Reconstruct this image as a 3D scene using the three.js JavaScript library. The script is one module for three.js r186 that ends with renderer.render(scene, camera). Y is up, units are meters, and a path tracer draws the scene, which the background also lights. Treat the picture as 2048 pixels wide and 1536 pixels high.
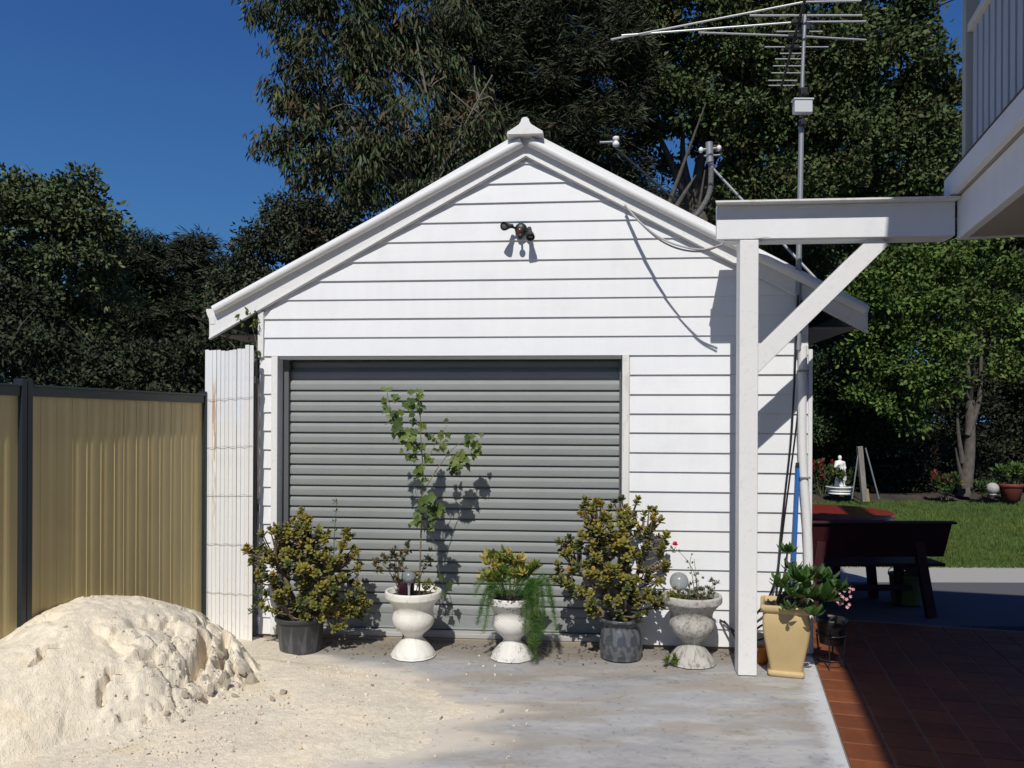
import * as THREE from 'three';
import { RoundedBoxGeometry } from 'three/addons/geometries/RoundedBoxGeometry.js';
import { mergeGeometries, mergeVertices } from 'three/addons/utils/BufferGeometryUtils.js';
import { MarchingCubes } from 'three/addons/objects/MarchingCubes.js';

// ------------------------------------------------------------------ camera, sky, sun, exposure
const V = (x, y, z) => new THREE.Vector3(x, y, z);
const FOCAL = 1593, CX = 1024, CY = 845, EYE = 1.6, ROLL = 0.0044;
const scene = new THREE.Scene();
const camera = new THREE.PerspectiveCamera(2 * Math.atan(768 / FOCAL) * 180 / Math.PI, 4 / 3, 0.05, 600);
camera.position.set(0, EYE, 0);
camera.rotation.z = ROLL;
camera.setViewOffset(2048, 1536, 0, -(CY - 768), 2048, 1536);

const SUN_DIR = V(-0.125, 0.732, 0.668).normalize();
{
  const W = 1024, H = 512, d = new Float32Array(W * H * 4), dir = V(0, 0, 0);
  for (let r = 0; r < H; r++) for (let c = 0; c < W; c++) {
    const el = ((r + 0.5) / H - 0.5) * Math.PI, az = ((c + 0.5) / W - 0.5) * 2 * Math.PI;
    dir.set(Math.cos(az) * Math.cos(el), Math.sin(el), Math.sin(az) * Math.cos(el));
    const e = Math.max(0, el) * 180 / Math.PI, k = Math.exp(-e / 18);
    const ang = Math.acos(Math.min(1, dir.dot(SUN_DIR))) * 180 / Math.PI;
    const glow = 0.55 * Math.exp(-ang / 9) + 0.10 * Math.exp(-ang / 30);
    const i = (r * W + c) * 4;
    d[i] = 0.001 + 0.118 * k + glow; d[i + 1] = 0.026 + 0.335 * k + glow * 0.97; d[i + 2] = 0.222 + 0.465 * k + glow * 0.9; d[i + 3] = 1;
    if (el < 0) { const g = Math.min(1, -el * 12); d[i] += (0.13 - d[i]) * g; d[i + 1] += (0.13 - d[i + 1]) * g; d[i + 2] += (0.11 - d[i + 2]) * g; }
  }
  const t = new THREE.DataTexture(d, W, H, THREE.RGBAFormat, THREE.FloatType);
  t.mapping = THREE.EquirectangularReflectionMapping; t.magFilter = THREE.LinearFilter; t.minFilter = THREE.LinearFilter; t.needsUpdate = true;
  scene.background = t; scene.environment = t;
}
const sun = new THREE.DirectionalLight(new THREE.Color().setRGB(1, 0.965, 0.9), 4.1);
sun.position.copy(SUN_DIR).multiplyScalar(40); sun.target.position.set(0, 0, -6);
sun.position.add(sun.target.position);
sun.castShadow = true; sun.shadow.mapSize.set(4096, 4096);
Object.assign(sun.shadow.camera, { left: -16, right: 16, top: 16, bottom: -16, near: 1, far: 90 });
scene.add(sun, sun.target);
const renderer = new THREE.WebGLRenderer({ antialias: true });
renderer.toneMapping = THREE.LinearToneMapping;
renderer.toneMappingExposure = 0.93;
renderer.shadowMap.enabled = true;

// ------------------------------------------------------------------ measuring helpers (places read off the photograph, then fixed at real distances)
function ray(px, py) {
  const x = (px - CX) / FOCAL, y = (CY - py) / FOCAL, c = Math.cos(ROLL), s = Math.sin(ROLL);
  return V(x * c - y * s, x * s + y * c, -1);
}
const at = (px, py, z) => ray(px, py).multiplyScalar(z).add(V(0, EYE, 0));
function gnd(px, py, h = 0) { const d = ray(px, py); return d.multiplyScalar((h - EYE) / d.y).add(V(0, EYE, 0)); }
const TH = 5 * Math.PI / 180, PH = 15.6 * Math.PI / 180;
const GO = V(0, 0, -5.75), GU = V(Math.cos(TH), 0, Math.sin(TH)), GW = V(-Math.sin(TH), 0, Math.cos(TH));     // garage frame: along the front, out of the front
const HO = V(2.76, 0, -4.95), HP = V(Math.cos(PH), 0, Math.sin(PH)), HQ = V(-Math.sin(PH), 0, Math.cos(PH));  // house frame: into the house, along its side towards us
const G = (u, v, w) => GO.clone().addScaledVector(GU, u).addScaledVector(GW, w).add(V(0, v, 0));
const HS = (p, y, q) => HO.clone().addScaledVector(HP, p).addScaledVector(HQ, q).add(V(0, y, 0));
function onWall(px, py, w) {                                            // world point where a line of sight meets the plane w metres in front of the garage wall
  const d = ray(px, py), t = (w + GO.clone().sub(V(0, EYE, 0)).dot(GW)) / d.dot(GW);
  return d.multiplyScalar(t).add(V(0, EYE, 0));
}
function gw(px, py, w) { const p = onWall(px, py, w).sub(GO); return V(p.dot(GU), p.y, w); }

// ------------------------------------------------------------------ random numbers and noise
function rng(seed) { let a = seed >>> 0; return () => { a = (a + 0x6d2b79f5) | 0; let t = Math.imul(a ^ (a >>> 15), 1 | a); t = (t + Math.imul(t ^ (t >>> 7), 61 | t)) ^ t; return ((t ^ (t >>> 14)) >>> 0) / 4294967296; }; }
const PERM = new Float32Array(65536); { const r = rng(77); for (let i = 0; i < 65536; i++) PERM[i] = r(); }
const hash2 = (x, y, s) => PERM[((x * 374 + y * 6689 + s * 1013) ^ ((x * 31 + 17) * (y * 57 + 91))) & 65535];
function vnoise(x, y, P = 0, s = 0) {
  let ix = Math.floor(x), iy = Math.floor(y); const fx = x - ix, fy = y - iy, u = fx * fx * (3 - 2 * fx), v = fy * fy * (3 - 2 * fy);
  let jx = ix + 1, jy = iy + 1;
  if (P) { ix = ((ix % P) + P) % P; iy = ((iy % P) + P) % P; jx = ((jx % P) + P) % P; jy = ((jy % P) + P) % P; }
  const a = hash2(ix, iy, s), b = hash2(jx, iy, s), c = hash2(ix, jy, s), d = hash2(jx, jy, s);
  return a + (b - a) * u + (c - a) * v + (a - b - c + d) * u * v;
}
function fbm(x, y, oct = 4, P = 0, s = 0) { let t = 0, a = 0.5, n = 0; for (let i = 0; i < oct; i++) { t += a * vnoise(x, y, P, s + i); n += a; x *= 2; y *= 2; P *= 2; a *= 0.5; } return t / n; }
const clamp = (x, a = 0, b = 1) => Math.min(b, Math.max(a, x)), mix = (a, b, t) => a + (b - a) * t;
const sstep = (a, b, x) => { const t = clamp((x - a) / (b - a)); return t * t * (3 - 2 * t); };
const enc = (x) => { x = clamp(x); return 255 * (x <= 0.0031308 ? x * 12.92 : 1.055 * Math.pow(x, 1 / 2.4) - 0.055); };

// ------------------------------------------------------------------ textures (all in metres: a texture of side S covers S metres)
function tex(W, H, S, fn, srgb = true) {
  const d = new Uint8Array(W * H * 4), o = [0, 0, 0];
  for (let y = 0; y < H; y++) for (let x = 0; x < W; x++) {
    fn(x / W, y / H, o); const i = (y * W + x) * 4;
    for (let c = 0; c < 3; c++) d[i + c] = srgb ? enc(o[c]) : clamp(o[c]) * 255;
    d[i + 3] = 255;
  }
  const t = new THREE.DataTexture(d, W, H); t.magFilter = THREE.LinearFilter; t.minFilter = THREE.LinearMipmapLinearFilter; t.wrapS = t.wrapT = THREE.RepeatWrapping;
  if (srgb) t.colorSpace = THREE.SRGBColorSpace;
  if (S) t.repeat.set(1 / S, 1 / S);
  t.needsUpdate = true; return t;
}
const set3 = (o, r, g, b) => { o[0] = r; o[1] = g; o[2] = b; };
const T = {};
T.paint = tex(512, 512, 1.7, (x, y, o) => { const g = fbm(x * 6, y * 6, 5, 6, 3), f = fbm(x * 40, y * 4, 3, 4, 9), k = 0.80 + 0.06 * (g - 0.5) + 0.035 * (f - 0.5) - 0.03 * sstep(0.6, 0.8, fbm(x * 9, y * 9, 4, 9, 30)); set3(o, k * 0.985, k * 0.99, k * 1.0); });
T.paintOld = tex(512, 512, 1.1, (x, y, o) => { const g = fbm(x * 5, y * 5, 5, 5, 13), s = sstep(0.58, 0.75, fbm(x * 14, y * 7, 4, 7, 22)); const k = 0.74 + 0.1 * (g - 0.5); set3(o, mix(k, 0.52, s * 0.5), mix(k * 0.985, 0.48, s * 0.5), mix(k * 0.95, 0.40, s * 0.5)); });
T.trim = tex(512, 512, 0.9, (x, y, o) => { const g = fbm(x * 5, y * 5, 5, 5, 33), sp = sstep(0.62, 0.8, fbm(x * 46, y * 46, 3, 46, 36)) * 0.06, st = sstep(0.5, 0.8, fbm(x * 22, y * 2, 4, 2, 39)) * 0.02; const k = 0.785 + 0.025 * (g - 0.5) - sp - st; set3(o, k, k * 0.995, k * (0.985 - sp * 0.5)); });
T.bump = tex(512, 512, 0.6, (x, y, o) => { const g = fbm(x * 16, y * 16, 5, 16, 5); set3(o, g, g, g); }, false);
T.grain = tex(512, 512, 0.5, (x, y, o) => { const g = fbm(x * 64, y * 5, 4, 5, 41) * 0.7 + 0.3 * fbm(x * 150, y * 30, 2, 30, 43); set3(o, g, g, g); }, false);
T.door = tex(512, 512, 1.3, (x, y, o) => { const g = fbm(x * 4, y * 9, 5, 4, 61), d = fbm(x * 30, y * 30, 3, 30, 64), k = 0.262 + 0.07 * (g - 0.5) + 0.02 * (d - 0.5); set3(o, k * 0.96, k * 1.01, k * 0.985); });
T.fence = tex(512, 512, 1.4, (x, y, o) => { const g = fbm(x * 7, y * 2, 5, 2, 71), d = fbm(x * 8, y * 8, 5, 8, 73), k = 1 + 0.16 * (g - 0.5) + 0.14 * (d - 0.5); set3(o, 0.45 * k, 0.365 * k, 0.175 * k); });
T.rust = tex(128, 512, 0, (x, y, o) => { const n = fbm(x * 5, y * 22, 4, 0, 81), s = sstep(0.15, 0.75, y) * sstep(0.95, 0.8, y) * sstep(0.35, 0.6, n) * 0.9; set3(o, mix(0.80, 0.50, s), mix(0.80, 0.30, s), mix(0.79, 0.16, s)); });
T.grey = tex(512, 512, 0.8, (x, y, o) => { const g = fbm(x * 40, y * 4, 4, 4, 91), k = 0.13 + 0.12 * (g - 0.5); set3(o, k, k * 0.97, k * 0.92); });
T.sand = tex(1024, 1024, 1.3, (x, y, o) => { const a = fbm(x * 5, y * 5, 5, 5, 101), b = fbm(x * 60, y * 60, 3, 60, 105), c = sstep(0.55, 0.75, fbm(x * 8, y * 8, 4, 8, 109)), gr = sstep(0.45, 0.7, fbm(x * 4, y * 4, 5, 4, 119)); const k = 1 + 0.2 * (a - 0.5) + 0.3 * (b - 0.5); set3(o, mix(mix(0.75, 0.73, c), 0.70, gr) * k, mix(mix(0.665, 0.62, c), 0.635, gr) * k, mix(mix(0.52, 0.45, c), 0.51, gr) * k); });
T.sandBump = tex(1024, 1024, 0.55, (x, y, o) => { const b = fbm(x * 50, y * 50, 4, 50, 115), p = sstep(0.6, 0.8, vnoise(x * 110, y * 110, 110, 117)); const k = b * 0.7 + p * 0.3; set3(o, k, k, k); }, false);
T.bark = tex(256, 512, 0.9, (x, y, o) => { const g = fbm(x * 14, y * 6, 5, 2, 121), m = fbm(x * 4, y * 6, 3, 2, 125), k = 0.11 + 0.15 * (g - 0.45); set3(o, k * 1.05, k * mix(0.8, 0.95, m), k * mix(0.6, 0.85, m)); });
T.paleBark = tex(256, 512, 0.9, (x, y, o) => { const g = fbm(x * 10, y * 5, 5, 5, 131), k = 0.25 + 0.2 * (g - 0.5); set3(o, k, k * 0.93, k * 0.82); });
T.terra = tex(512, 512, 0.9, (x, y, o) => { const g = fbm(x * 6, y * 6, 5, 6, 141), h = fbm(x * 5, y * 40, 3, 5, 145), k = 1 + 0.5 * (g - 0.5) + 0.25 * (h - 0.5); set3(o, 0.205 * k, 0.068 * k, 0.027 * k); });
T.grass = tex(1024, 1024, 3.5, (x, y, o) => { const a = fbm(x * 6, y * 6, 4, 6, 151), b = fbm(x * 70, y * 70, 3, 70, 155), dry = sstep(0.55, 0.75, fbm(x * 9, y * 9, 4, 9, 159)); const k = 0.75 + 0.5 * (a - 0.5) + 0.7 * (b - 0.5); set3(o, mix(0.058, 0.085, dry) * k, mix(0.108, 0.1, dry) * k, mix(0.018, 0.03, dry) * k); });
T.soil = tex(512, 512, 2.2, (x, y, o) => { const a = fbm(x * 8, y * 8, 5, 8, 161), k = 0.035 + 0.05 * (a - 0.4); set3(o, k * 1.15, k * 0.9, k * 0.62); });
T.urn = tex(512, 512, 0.55, (x, y, o) => { const a = fbm(x * 6, y * 6, 5, 6, 171), s = sstep(0.6, 0.8, fbm(x * 30, y * 12, 4, 6, 175)) * 0.7, k = 0.72 + 0.14 * (a - 0.5); set3(o, mix(k, 0.42, s * 0.55), mix(k * 0.97, 0.38, s * 0.55), mix(k * 0.89, 0.29, s * 0.55)); });
T.urnSpot = tex(512, 512, 0.5, (x, y, o) => { const a = fbm(x * 6, y * 6, 5, 6, 181), s = sstep(0.60, 0.66, fbm(x * 58, y * 58, 3, 58, 185)) * sstep(0.35, 0.6, fbm(x * 4, y * 4, 3, 4, 188)), k = 0.68 + 0.16 * (a - 0.5); set3(o, mix(k, 0.07, s), mix(k * 0.97, 0.07, s), mix(k * 0.91, 0.06, s)); });
T.urnGrey = tex(512, 512, 0.5, (x, y, o) => { const a = fbm(x * 7, y * 7, 5, 7, 191), s = sstep(0.50, 0.75, fbm(x * 34, y * 34, 4, 34, 195)) * 0.8, k = 0.42 + 0.26 * (a - 0.5); set3(o, mix(k, 0.16, s * 0.8), mix(k * 0.96, 0.14, s * 0.8), mix(k * 0.88, 0.10, s * 0.8)); });
T.tan = tex(512, 512, 0.6, (x, y, o) => { const a = fbm(x * 5, y * 5, 5, 5, 201), st = fbm(x * 26, y * 2, 4, 2, 205), s = sstep(0.52, 0.72, st), k = 1 + 0.16 * (a - 0.5); set3(o, mix(0.52, 0.40, s) * k, mix(0.385, 0.28, s) * k, mix(0.185, 0.115, s) * k); });
T.glazeLeafShade = tex(512, 512, 0.5, (x, y, o) => { const s = sstep(0.54, 0.62, fbm(x * 15, y * 12, 4, 3, 211)) * 0.38, a = fbm(x * 8, y * 8, 4, 8, 215), k = 1 + 0.3 * (a - 0.5); set3(o, mix(0.055, 0.20, s) * k, mix(0.060, 0.21, s) * k, mix(0.072, 0.22, s) * k); });  // dark glaze; the patches are leaf shadows painted into its colour
T.plastic = tex(256, 256, 0.5, (x, y, o) => { const a = fbm(x * 6, y * 6, 5, 6, 221), s = sstep(0.5, 0.75, fbm(x * 20, y * 4, 4, 4, 225)), k = 0.045 + 0.035 * (a - 0.5) + 0.05 * s; set3(o, k, k * 1.03, k * 1.1); });

function mat(o) {
  const { c, map, bump, bs, S, ...rest } = o, m = new THREE.MeshPhysicalMaterial({ roughness: 0.8, ...rest });
  if (c) m.color.setRGB(...c);
  if (map) m.map = map;
  if (bump) { m.bumpMap = bump; m.bumpScale = bs ?? 0.001; }
  return m;
}
const M = {
  paint: mat({ map: T.paint, bump: T.bump, bs: 0.0008, roughness: 0.55 }),
  paintOld: mat({ map: T.paintOld, bump: T.grain, bs: 0.0012, roughness: 0.6 }),
  paintTrim: mat({ c: [0.98, 0.975, 0.965], map: T.trim, bump: T.bump, bs: 0.0008, roughness: 0.5 }),
  cream: mat({ c: [0.86, 0.82, 0.70], map: T.paint, bump: T.bump, bs: 0.001, roughness: 0.55 }),
  door: mat({ map: T.door, roughness: 0.55, specularIntensity: 0.7, metalness: 0.0, bump: T.bump, bs: 0.0004 }),
  doorDark: mat({ c: [0.10, 0.105, 0.11], roughness: 0.6 }),
  fence: mat({ map: T.fence, roughness: 0.5 }),
  fenceTrim: mat({ c: [0.026, 0.042, 0.040], roughness: 0.45 }),
  fencePost: mat({ c: [0.018, 0.024, 0.030], roughness: 0.45 }),
  rusty: mat({ map: T.rust, roughness: 0.7 }),
  wire: mat({ c: [0.42, 0.40, 0.38], roughness: 0.6, metalness: 0.3 }),
  grey: mat({ map: T.grey, bump: T.grain, bs: 0.003, roughness: 0.9 }),
  sand: mat({ map: T.sand, bump: T.sandBump, bs: 0.004, roughness: 0.97 }),
  clod: mat({ map: T.sand, bump: T.sandBump, bs: 0.005, roughness: 0.97, c: [1, 0.99, 0.98] }),
  pebble: mat({ c: [0.44, 0.36, 0.27], roughness: 0.95 }),
  bark: mat({ map: T.bark, bump: T.grain, bs: 0.012, roughness: 0.95 }),
  paleBark: mat({ map: T.paleBark, bump: T.grain, bs: 0.006, roughness: 0.9 }),
  terra: [[1, 1, 1], [0.86, 0.82, 0.8], [1.12, 1.08, 1.0], [0.95, 0.9, 1.0]].map((c) => mat({ c, map: T.terra, bump: T.bump, bs: 0.002, roughness: 0.62, specularIntensity: 0.5 })),
  grout: mat({ c: [0.21, 0.17, 0.145], bump: T.bump, bs: 0.002, roughness: 0.95 }),
  grass: mat({ map: T.grass, roughness: 0.95 }),
  soil: mat({ map: T.soil, bump: T.bump, bs: 0.02, roughness: 1 }),
  urn: mat({ map: T.urn, bump: T.bump, bs: 0.003, roughness: 0.6 }),
  urnSpot: mat({ map: T.urnSpot, bump: T.bump, bs: 0.003, roughness: 0.7 }),
  urnGrey: mat({ map: T.urnGrey, bump: T.bump, bs: 0.004, roughness: 0.85 }),
  tan: mat({ map: T.tan, bump: T.grain, bs: 0.002, roughness: 0.6 }),
  glazeLeafShade: mat({ map: T.glazeLeafShade, roughness: 0.3, clearcoat: 0.3 }),
  plastic: mat({ map: T.plastic, roughness: 0.5 }),
  black: mat({ c: [0.012, 0.012, 0.013], roughness: 0.45 }),
  blackMetal: mat({ c: [0.022, 0.021, 0.020], roughness: 0.4, metalness: 0.2 }),
  brownLens: mat({ c: [0.09, 0.035, 0.02], roughness: 0.25 }),
  lens: mat({ c: [0.10, 0.10, 0.10], roughness: 0.15 }),
  galv: mat({ c: [0.30, 0.31, 0.32], roughness: 0.5, metalness: 0.4, bump: T.bump, bs: 0.0006 }),
  alu: mat({ c: [0.62, 0.62, 0.60], roughness: 0.4, metalness: 0.5 }),
  boxGrey: mat({ c: [0.55, 0.57, 0.58], roughness: 0.55 }),
  redwood: mat({ c: [0.26, 0.032, 0.026], bump: T.grain, bs: 0.001, roughness: 0.3, clearcoat: 0.3, clearcoatRoughness: 0.25 }),
  darkwood: mat({ c: [0.045, 0.010, 0.012], bump: T.grain, bs: 0.001, roughness: 0.45 }),
  blue: mat({ c: [0.02, 0.13, 0.42], roughness: 0.4 }),
  orange: mat({ c: [0.50, 0.17, 0.02], roughness: 0.6 }),
  yellow: mat({ c: [0.16, 0.13, 0.03], roughness: 0.55 }),
  marble: mat({ c: [0.80, 0.80, 0.78], roughness: 0.5, bump: T.bump, bs: 0.001 }),
  slatGrey: mat({ c: [0.46, 0.48, 0.52], roughness: 0.5, bump: T.bump, bs: 0.0006 }),
  soffit: mat({ c: [0.36, 0.31, 0.26], roughness: 0.8, bump: T.bump, bs: 0.001 }),
  houseWall: mat({ c: [0.42, 0.38, 0.33], roughness: 0.85, bump: T.bump, bs: 0.004 }),
  roofIron: mat({ c: [0.42, 0.43, 0.44], roughness: 0.5, metalness: 0.2 }),
  glass: mat({ c: [0.9, 0.92, 0.92], roughness: 0.12, transmission: 0.85, thickness: 0, ior: 1.45 }),
  pink: mat({ c: [0.62, 0.30, 0.30], roughness: 0.8 }),
  red: mat({ c: [0.55, 0.03, 0.09], roughness: 0.75 }),
  redPot: mat({ c: [0.16, 0.035, 0.025], roughness: 0.7 }),
  maroon: mat({ c: [0.045, 0.010, 0.024], roughness: 0.4 }),
  leafLitter: mat({ c: [0.10, 0.066, 0.035], roughness: 0.95 }),
};
const leafMat = (r, g, b, tr = 0.3, rough = 0.55) => mat({ c: [r, g, b], roughness: rough, transmission: tr, thickness: 0, specularIntensity: 0.6 });

// ------------------------------------------------------------------ building helpers
const taken = {};
function numbered(name) { const n = (taken[name] = (taken[name] ?? -1) + 1); return n ? `${name}_${String(n).padStart(3, '0')}` : name; }
function tag(o, label, category, group) { o.userData.label = label; o.userData.category = category; if (group) o.userData.group = group; return o; }
function thing(name, label, category, p, turn = 0, group) { const o = new THREE.Group(); o.name = numbered(name); o.position.copy(p); o.rotation.y = turn; scene.add(o); return tag(o, label, category, group); }
function mesh(name, geo, m, parent = scene) { const o = new THREE.Mesh(geo, m); o.name = parent === scene ? numbered(name) : name; o.castShadow = o.receiveShadow = true; parent.add(o); return o; }
function struct(name, geo, m) { const o = mesh(name, geo, m); o.userData.kind = 'structure'; return o; }
function metric(geo) {                                                  // uv in metres, by the axis that each face looks along
  const p = geo.attributes.position, n = geo.attributes.normal, uv = new Float32Array(p.count * 2);
  for (let i = 0; i < p.count; i++) {
    const ax = Math.abs(n.getX(i)), ay = Math.abs(n.getY(i)), az = Math.abs(n.getZ(i));
    if (ay >= ax && ay >= az) { uv[2 * i] = p.getX(i); uv[2 * i + 1] = p.getZ(i); } else if (ax >= az) { uv[2 * i] = p.getZ(i); uv[2 * i + 1] = p.getY(i); } else { uv[2 * i] = p.getX(i); uv[2 * i + 1] = p.getY(i); }
  }
  geo.setAttribute('uv', new THREE.BufferAttribute(uv, 2)); return geo;
}
function merge(list) { return mergeGeometries(list.map((g) => { const k = g.index ? g.toNonIndexed() : g.clone(); for (const a of Object.keys(k.attributes)) if (!['position', 'normal', 'uv'].includes(a)) k.deleteAttribute(a); if (!k.attributes.uv) metric(k); return k; })); }
function rbox(w, h, d, x = 0, y = 0, z = 0, r = 0.004) { return metric(new RoundedBoxGeometry(w, h, d, 1, Math.min(r, w / 2.1, h / 2.1, d / 2.1)).translate(x, y, z)); }
function hull(c, nseg) { const g = new THREE.BufferGeometry(); g.setAttribute('position', new THREE.BufferAttribute(new Float32Array(c), 3)); g.computeVertexNormals(); return metric(g); }
function hexa(p) {                                                      // a block from its eight corners: front bl br tr tl, back bl br tr tl
  const f = [[0, 1, 2, 3], [5, 4, 7, 6], [4, 0, 3, 7], [1, 5, 6, 2], [3, 2, 6, 7], [4, 5, 1, 0]], c = [];
  for (const [a, b, d, e] of f) for (const k of [a, b, d, a, d, e]) c.push(...p[k]);
  return hull(c);
}
function extrudeU(profile, u0, u1) {                                    // a (w, v) outline drawn out along u
  const s = new THREE.Shape(profile.map(([w, v]) => new THREE.Vector2(-w, v)));
  return metric(new THREE.ExtrudeGeometry(s, { depth: u1 - u0, bevelEnabled: false, steps: 1 }).translate(0, 0, u0).rotateY(Math.PI / 2));
}
function tube(pts, r, rad = 7, seg = 0) { const c = new THREE.CatmullRomCurve3(pts, false, 'centripetal'); return new THREE.TubeGeometry(c, seg || Math.max(4, pts.length * 5), r, rad); }
function taper(pts, r0, r1, rad = 8, seg = 0) {                         // a tapered limb along a curve, capped at its end
  const c = new THREE.CatmullRomCurve3(pts, false, 'centripetal'), n = seg || Math.max(3, pts.length * 3), g = new THREE.TubeGeometry(c, n, 1, rad), p = g.attributes.position, q = V(0, 0, 0);
  for (let i = 0; i <= n; i++) { const r = mix(r0, r1, Math.pow(i / n, 0.85)); c.getPointAt(i / n, q); for (let j = 0; j <= rad; j++) { const k = i * (rad + 1) + j; p.setXYZ(k, q.x + (p.getX(k) - q.x) * r, q.y + (p.getY(k) - q.y) * r, q.z + (p.getZ(k) - q.z) * r); } }
  const L = c.getLength(), uv = g.attributes.uv; for (let i = 0; i < uv.count; i++) uv.setXY(i, uv.getY(i) * 0.5, uv.getX(i) * L);
  return g;
}
function rod(a, b, r, rad = 8) { const d = b.clone().sub(a), g = new THREE.CylinderGeometry(r, r, d.length(), rad); g.applyQuaternion(new THREE.Quaternion().setFromUnitVectors(V(0, 1, 0), d.clone().normalize())); return g.translate((a.x + b.x) / 2, (a.y + b.y) / 2, (a.z + b.z) / 2); }
function beamBetween(a, b, w, d, r = 0.004) { const e = b.clone().sub(a), L = e.length(), g = rbox(w, L, d, 0, 0, 0, r); g.applyQuaternion(new THREE.Quaternion().setFromUnitVectors(V(0, 1, 0), e.normalize())); return g.translate((a.x + b.x) / 2, (a.y + b.y) / 2, (a.z + b.z) / 2); }
function lathe(prof, seg = 40) { const g = new THREE.LatheGeometry(prof.map(([r, y]) => new THREE.Vector2(r, y)), seg), uv = g.attributes.uv, p = g.attributes.position; for (let i = 0; i < uv.count; i++) uv.setXY(i, uv.getX(i) * 1.0, p.getY(i) + Math.hypot(p.getX(i), p.getZ(i)) * 0.5); return g; }
function smoothProfile(pts, n = 6) { const c = new THREE.SplineCurve(pts.map(([r, y]) => new THREE.Vector2(r, y))); return c.getPoints(pts.length * n).map((q) => [Math.max(0.001, q.x), q.y]); }

// ------------------------------------------------------------------ ground
function sheet(x0, x1, z0, z1, y, S, nx = 1, nz = 1) { const g = new THREE.PlaneGeometry(x1 - x0, z1 - z0, nx, nz).rotateX(-Math.PI / 2).translate((x0 + x1) / 2, y, (z0 + z1) / 2); return metric(g); }
struct('ground', sheet(-260, 260, -320, 200, -0.06), M.soil);

const sandEdge = (z) => {                                               // how far the loose sand reaches to the right over the concrete, by depth
  const k = [[-6.2, -2.2], [-5.6, -1.75], [-5.4, -1.4], [-5.15, -0.86], [-4.85, -0.54], [-4.6, -0.36], [-4.4, -0.14], [-4.2, -0.36], [-3.9, -0.42], [-3.7, -0.72], [-3.3, -0.95], [-2.4, -1.3]];
  if (z <= k[0][0]) return k[0][1];
  for (let i = 1; i < k.length; i++) if (z <= k[i][0]) return mix(k[i - 1][1], k[i][1], (z - k[i - 1][0]) / (k[i][0] - k[i - 1][0]));
  return k[k.length - 1][1];
};
{
  const X0 = -3.6, X1 = 2.6, Z0 = -6.4, Z1 = -1.6;
  const map = tex(2048, 1536, 0, (u, v, o) => {
    const x = mix(X0, X1, u), z = mix(Z1, Z0, v), wd = -(z + 5.7);       // v runs away from us
    const a = fbm(x * 1.1 + 9, z * 3.2 + 4, 5, 0, 301), b = fbm(x * 3.5, z * 9, 5, 0, 307), c = fbm(x * 40, z * 60, 3, 0, 312), d = fbm(x * 2.2 + 40, z * 6, 4, 0, 318);
    let k = 0.335 + 0.20 * (a - 0.5) + 0.20 * (b - 0.5) + 0.10 * (c - 0.5), r = k, g = k * 0.985, bl = k * 0.965;
    const brown = sstep(0.47, 0.66, d) * 0.6; r = mix(r, 0.33, brown); g = mix(g, 0.285, brown); bl = mix(bl, 0.225, brown);
    const blue = sstep(0.5, 0.7, fbm(x * 1.4 + 70, z * 3 + 20, 4, 0, 322)) * 0.45; r = mix(r, 0.36, blue); g = mix(g, 0.375, blue); bl = mix(bl, 0.40, blue);
    const white = sstep(0.60, 0.74, fbm(x * 3 + 11, z * 9 + 3, 5, 0, 327)) * 0.35; r = mix(r, 0.56, white); g = mix(g, 0.545, white); bl = mix(bl, 0.51, white);
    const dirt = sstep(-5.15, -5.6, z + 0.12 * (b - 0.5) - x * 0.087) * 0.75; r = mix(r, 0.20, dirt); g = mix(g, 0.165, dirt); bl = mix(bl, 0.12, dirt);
    const sd = x - sandEdge(z), dust = sstep(0.42, -0.08, sd + 0.75 * (fbm(x * 2.2, z * 5, 4, 0, 333) - 0.5) + 0.25 * (b - 0.5)); r = mix(r, 0.72, dust * 0.8); g = mix(g, 0.645, dust * 0.8); bl = mix(bl, 0.53, dust * 0.8);
    const edge = (x - 1.954) * HP.x + (z + 5.059) * HP.z, lime = sstep(-0.14, -0.02, edge + 0.10 * (b - 0.5) + 0.05 * (c - 0.5)) * 0.8; r = mix(r, 0.60, lime); g = mix(g, 0.61, lime); bl = mix(bl, 0.62, lime);
    const pits = sstep(0.66, 0.8, fbm(x * 34, z * 30, 4, 0, 341)) * 0.22; r *= 1 - pits; g *= 1 - pits; bl *= 1 - pits;
    set3(o, r, g, bl);
  });
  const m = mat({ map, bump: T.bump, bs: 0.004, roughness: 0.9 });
  // outline: the slab ends at the terracotta edging
  const e0 = V(1.954, 0, -5.059), dir = HQ, pA = e0.clone().addScaledVector(dir, -0.9), pB = e0.clone().addScaledVector(dir, 6);
  const sh = new THREE.Shape([new THREE.Vector2(-4.4, 6.6), new THREE.Vector2(pA.x, 6.6), new THREE.Vector2(pA.x, -pA.z), new THREE.Vector2(pB.x, -pB.z), new THREE.Vector2(-4.4, -pB.z)]);
  const g = new THREE.ExtrudeGeometry(sh, { depth: 0.1, bevelEnabled: false }).rotateX(-Math.PI / 2).translate(0, -0.1, 0), p = g.attributes.position, uv = g.attributes.uv;
  for (let i = 0; i < p.count; i++) uv.setXY(i, (p.getX(i) - X0) / (X1 - X0), (p.getZ(i) - Z1) / (Z0 - Z1));
  map.wrapS = map.wrapT = THREE.MirroredRepeatWrapping;
  struct('driveway', g, m);
}
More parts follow.
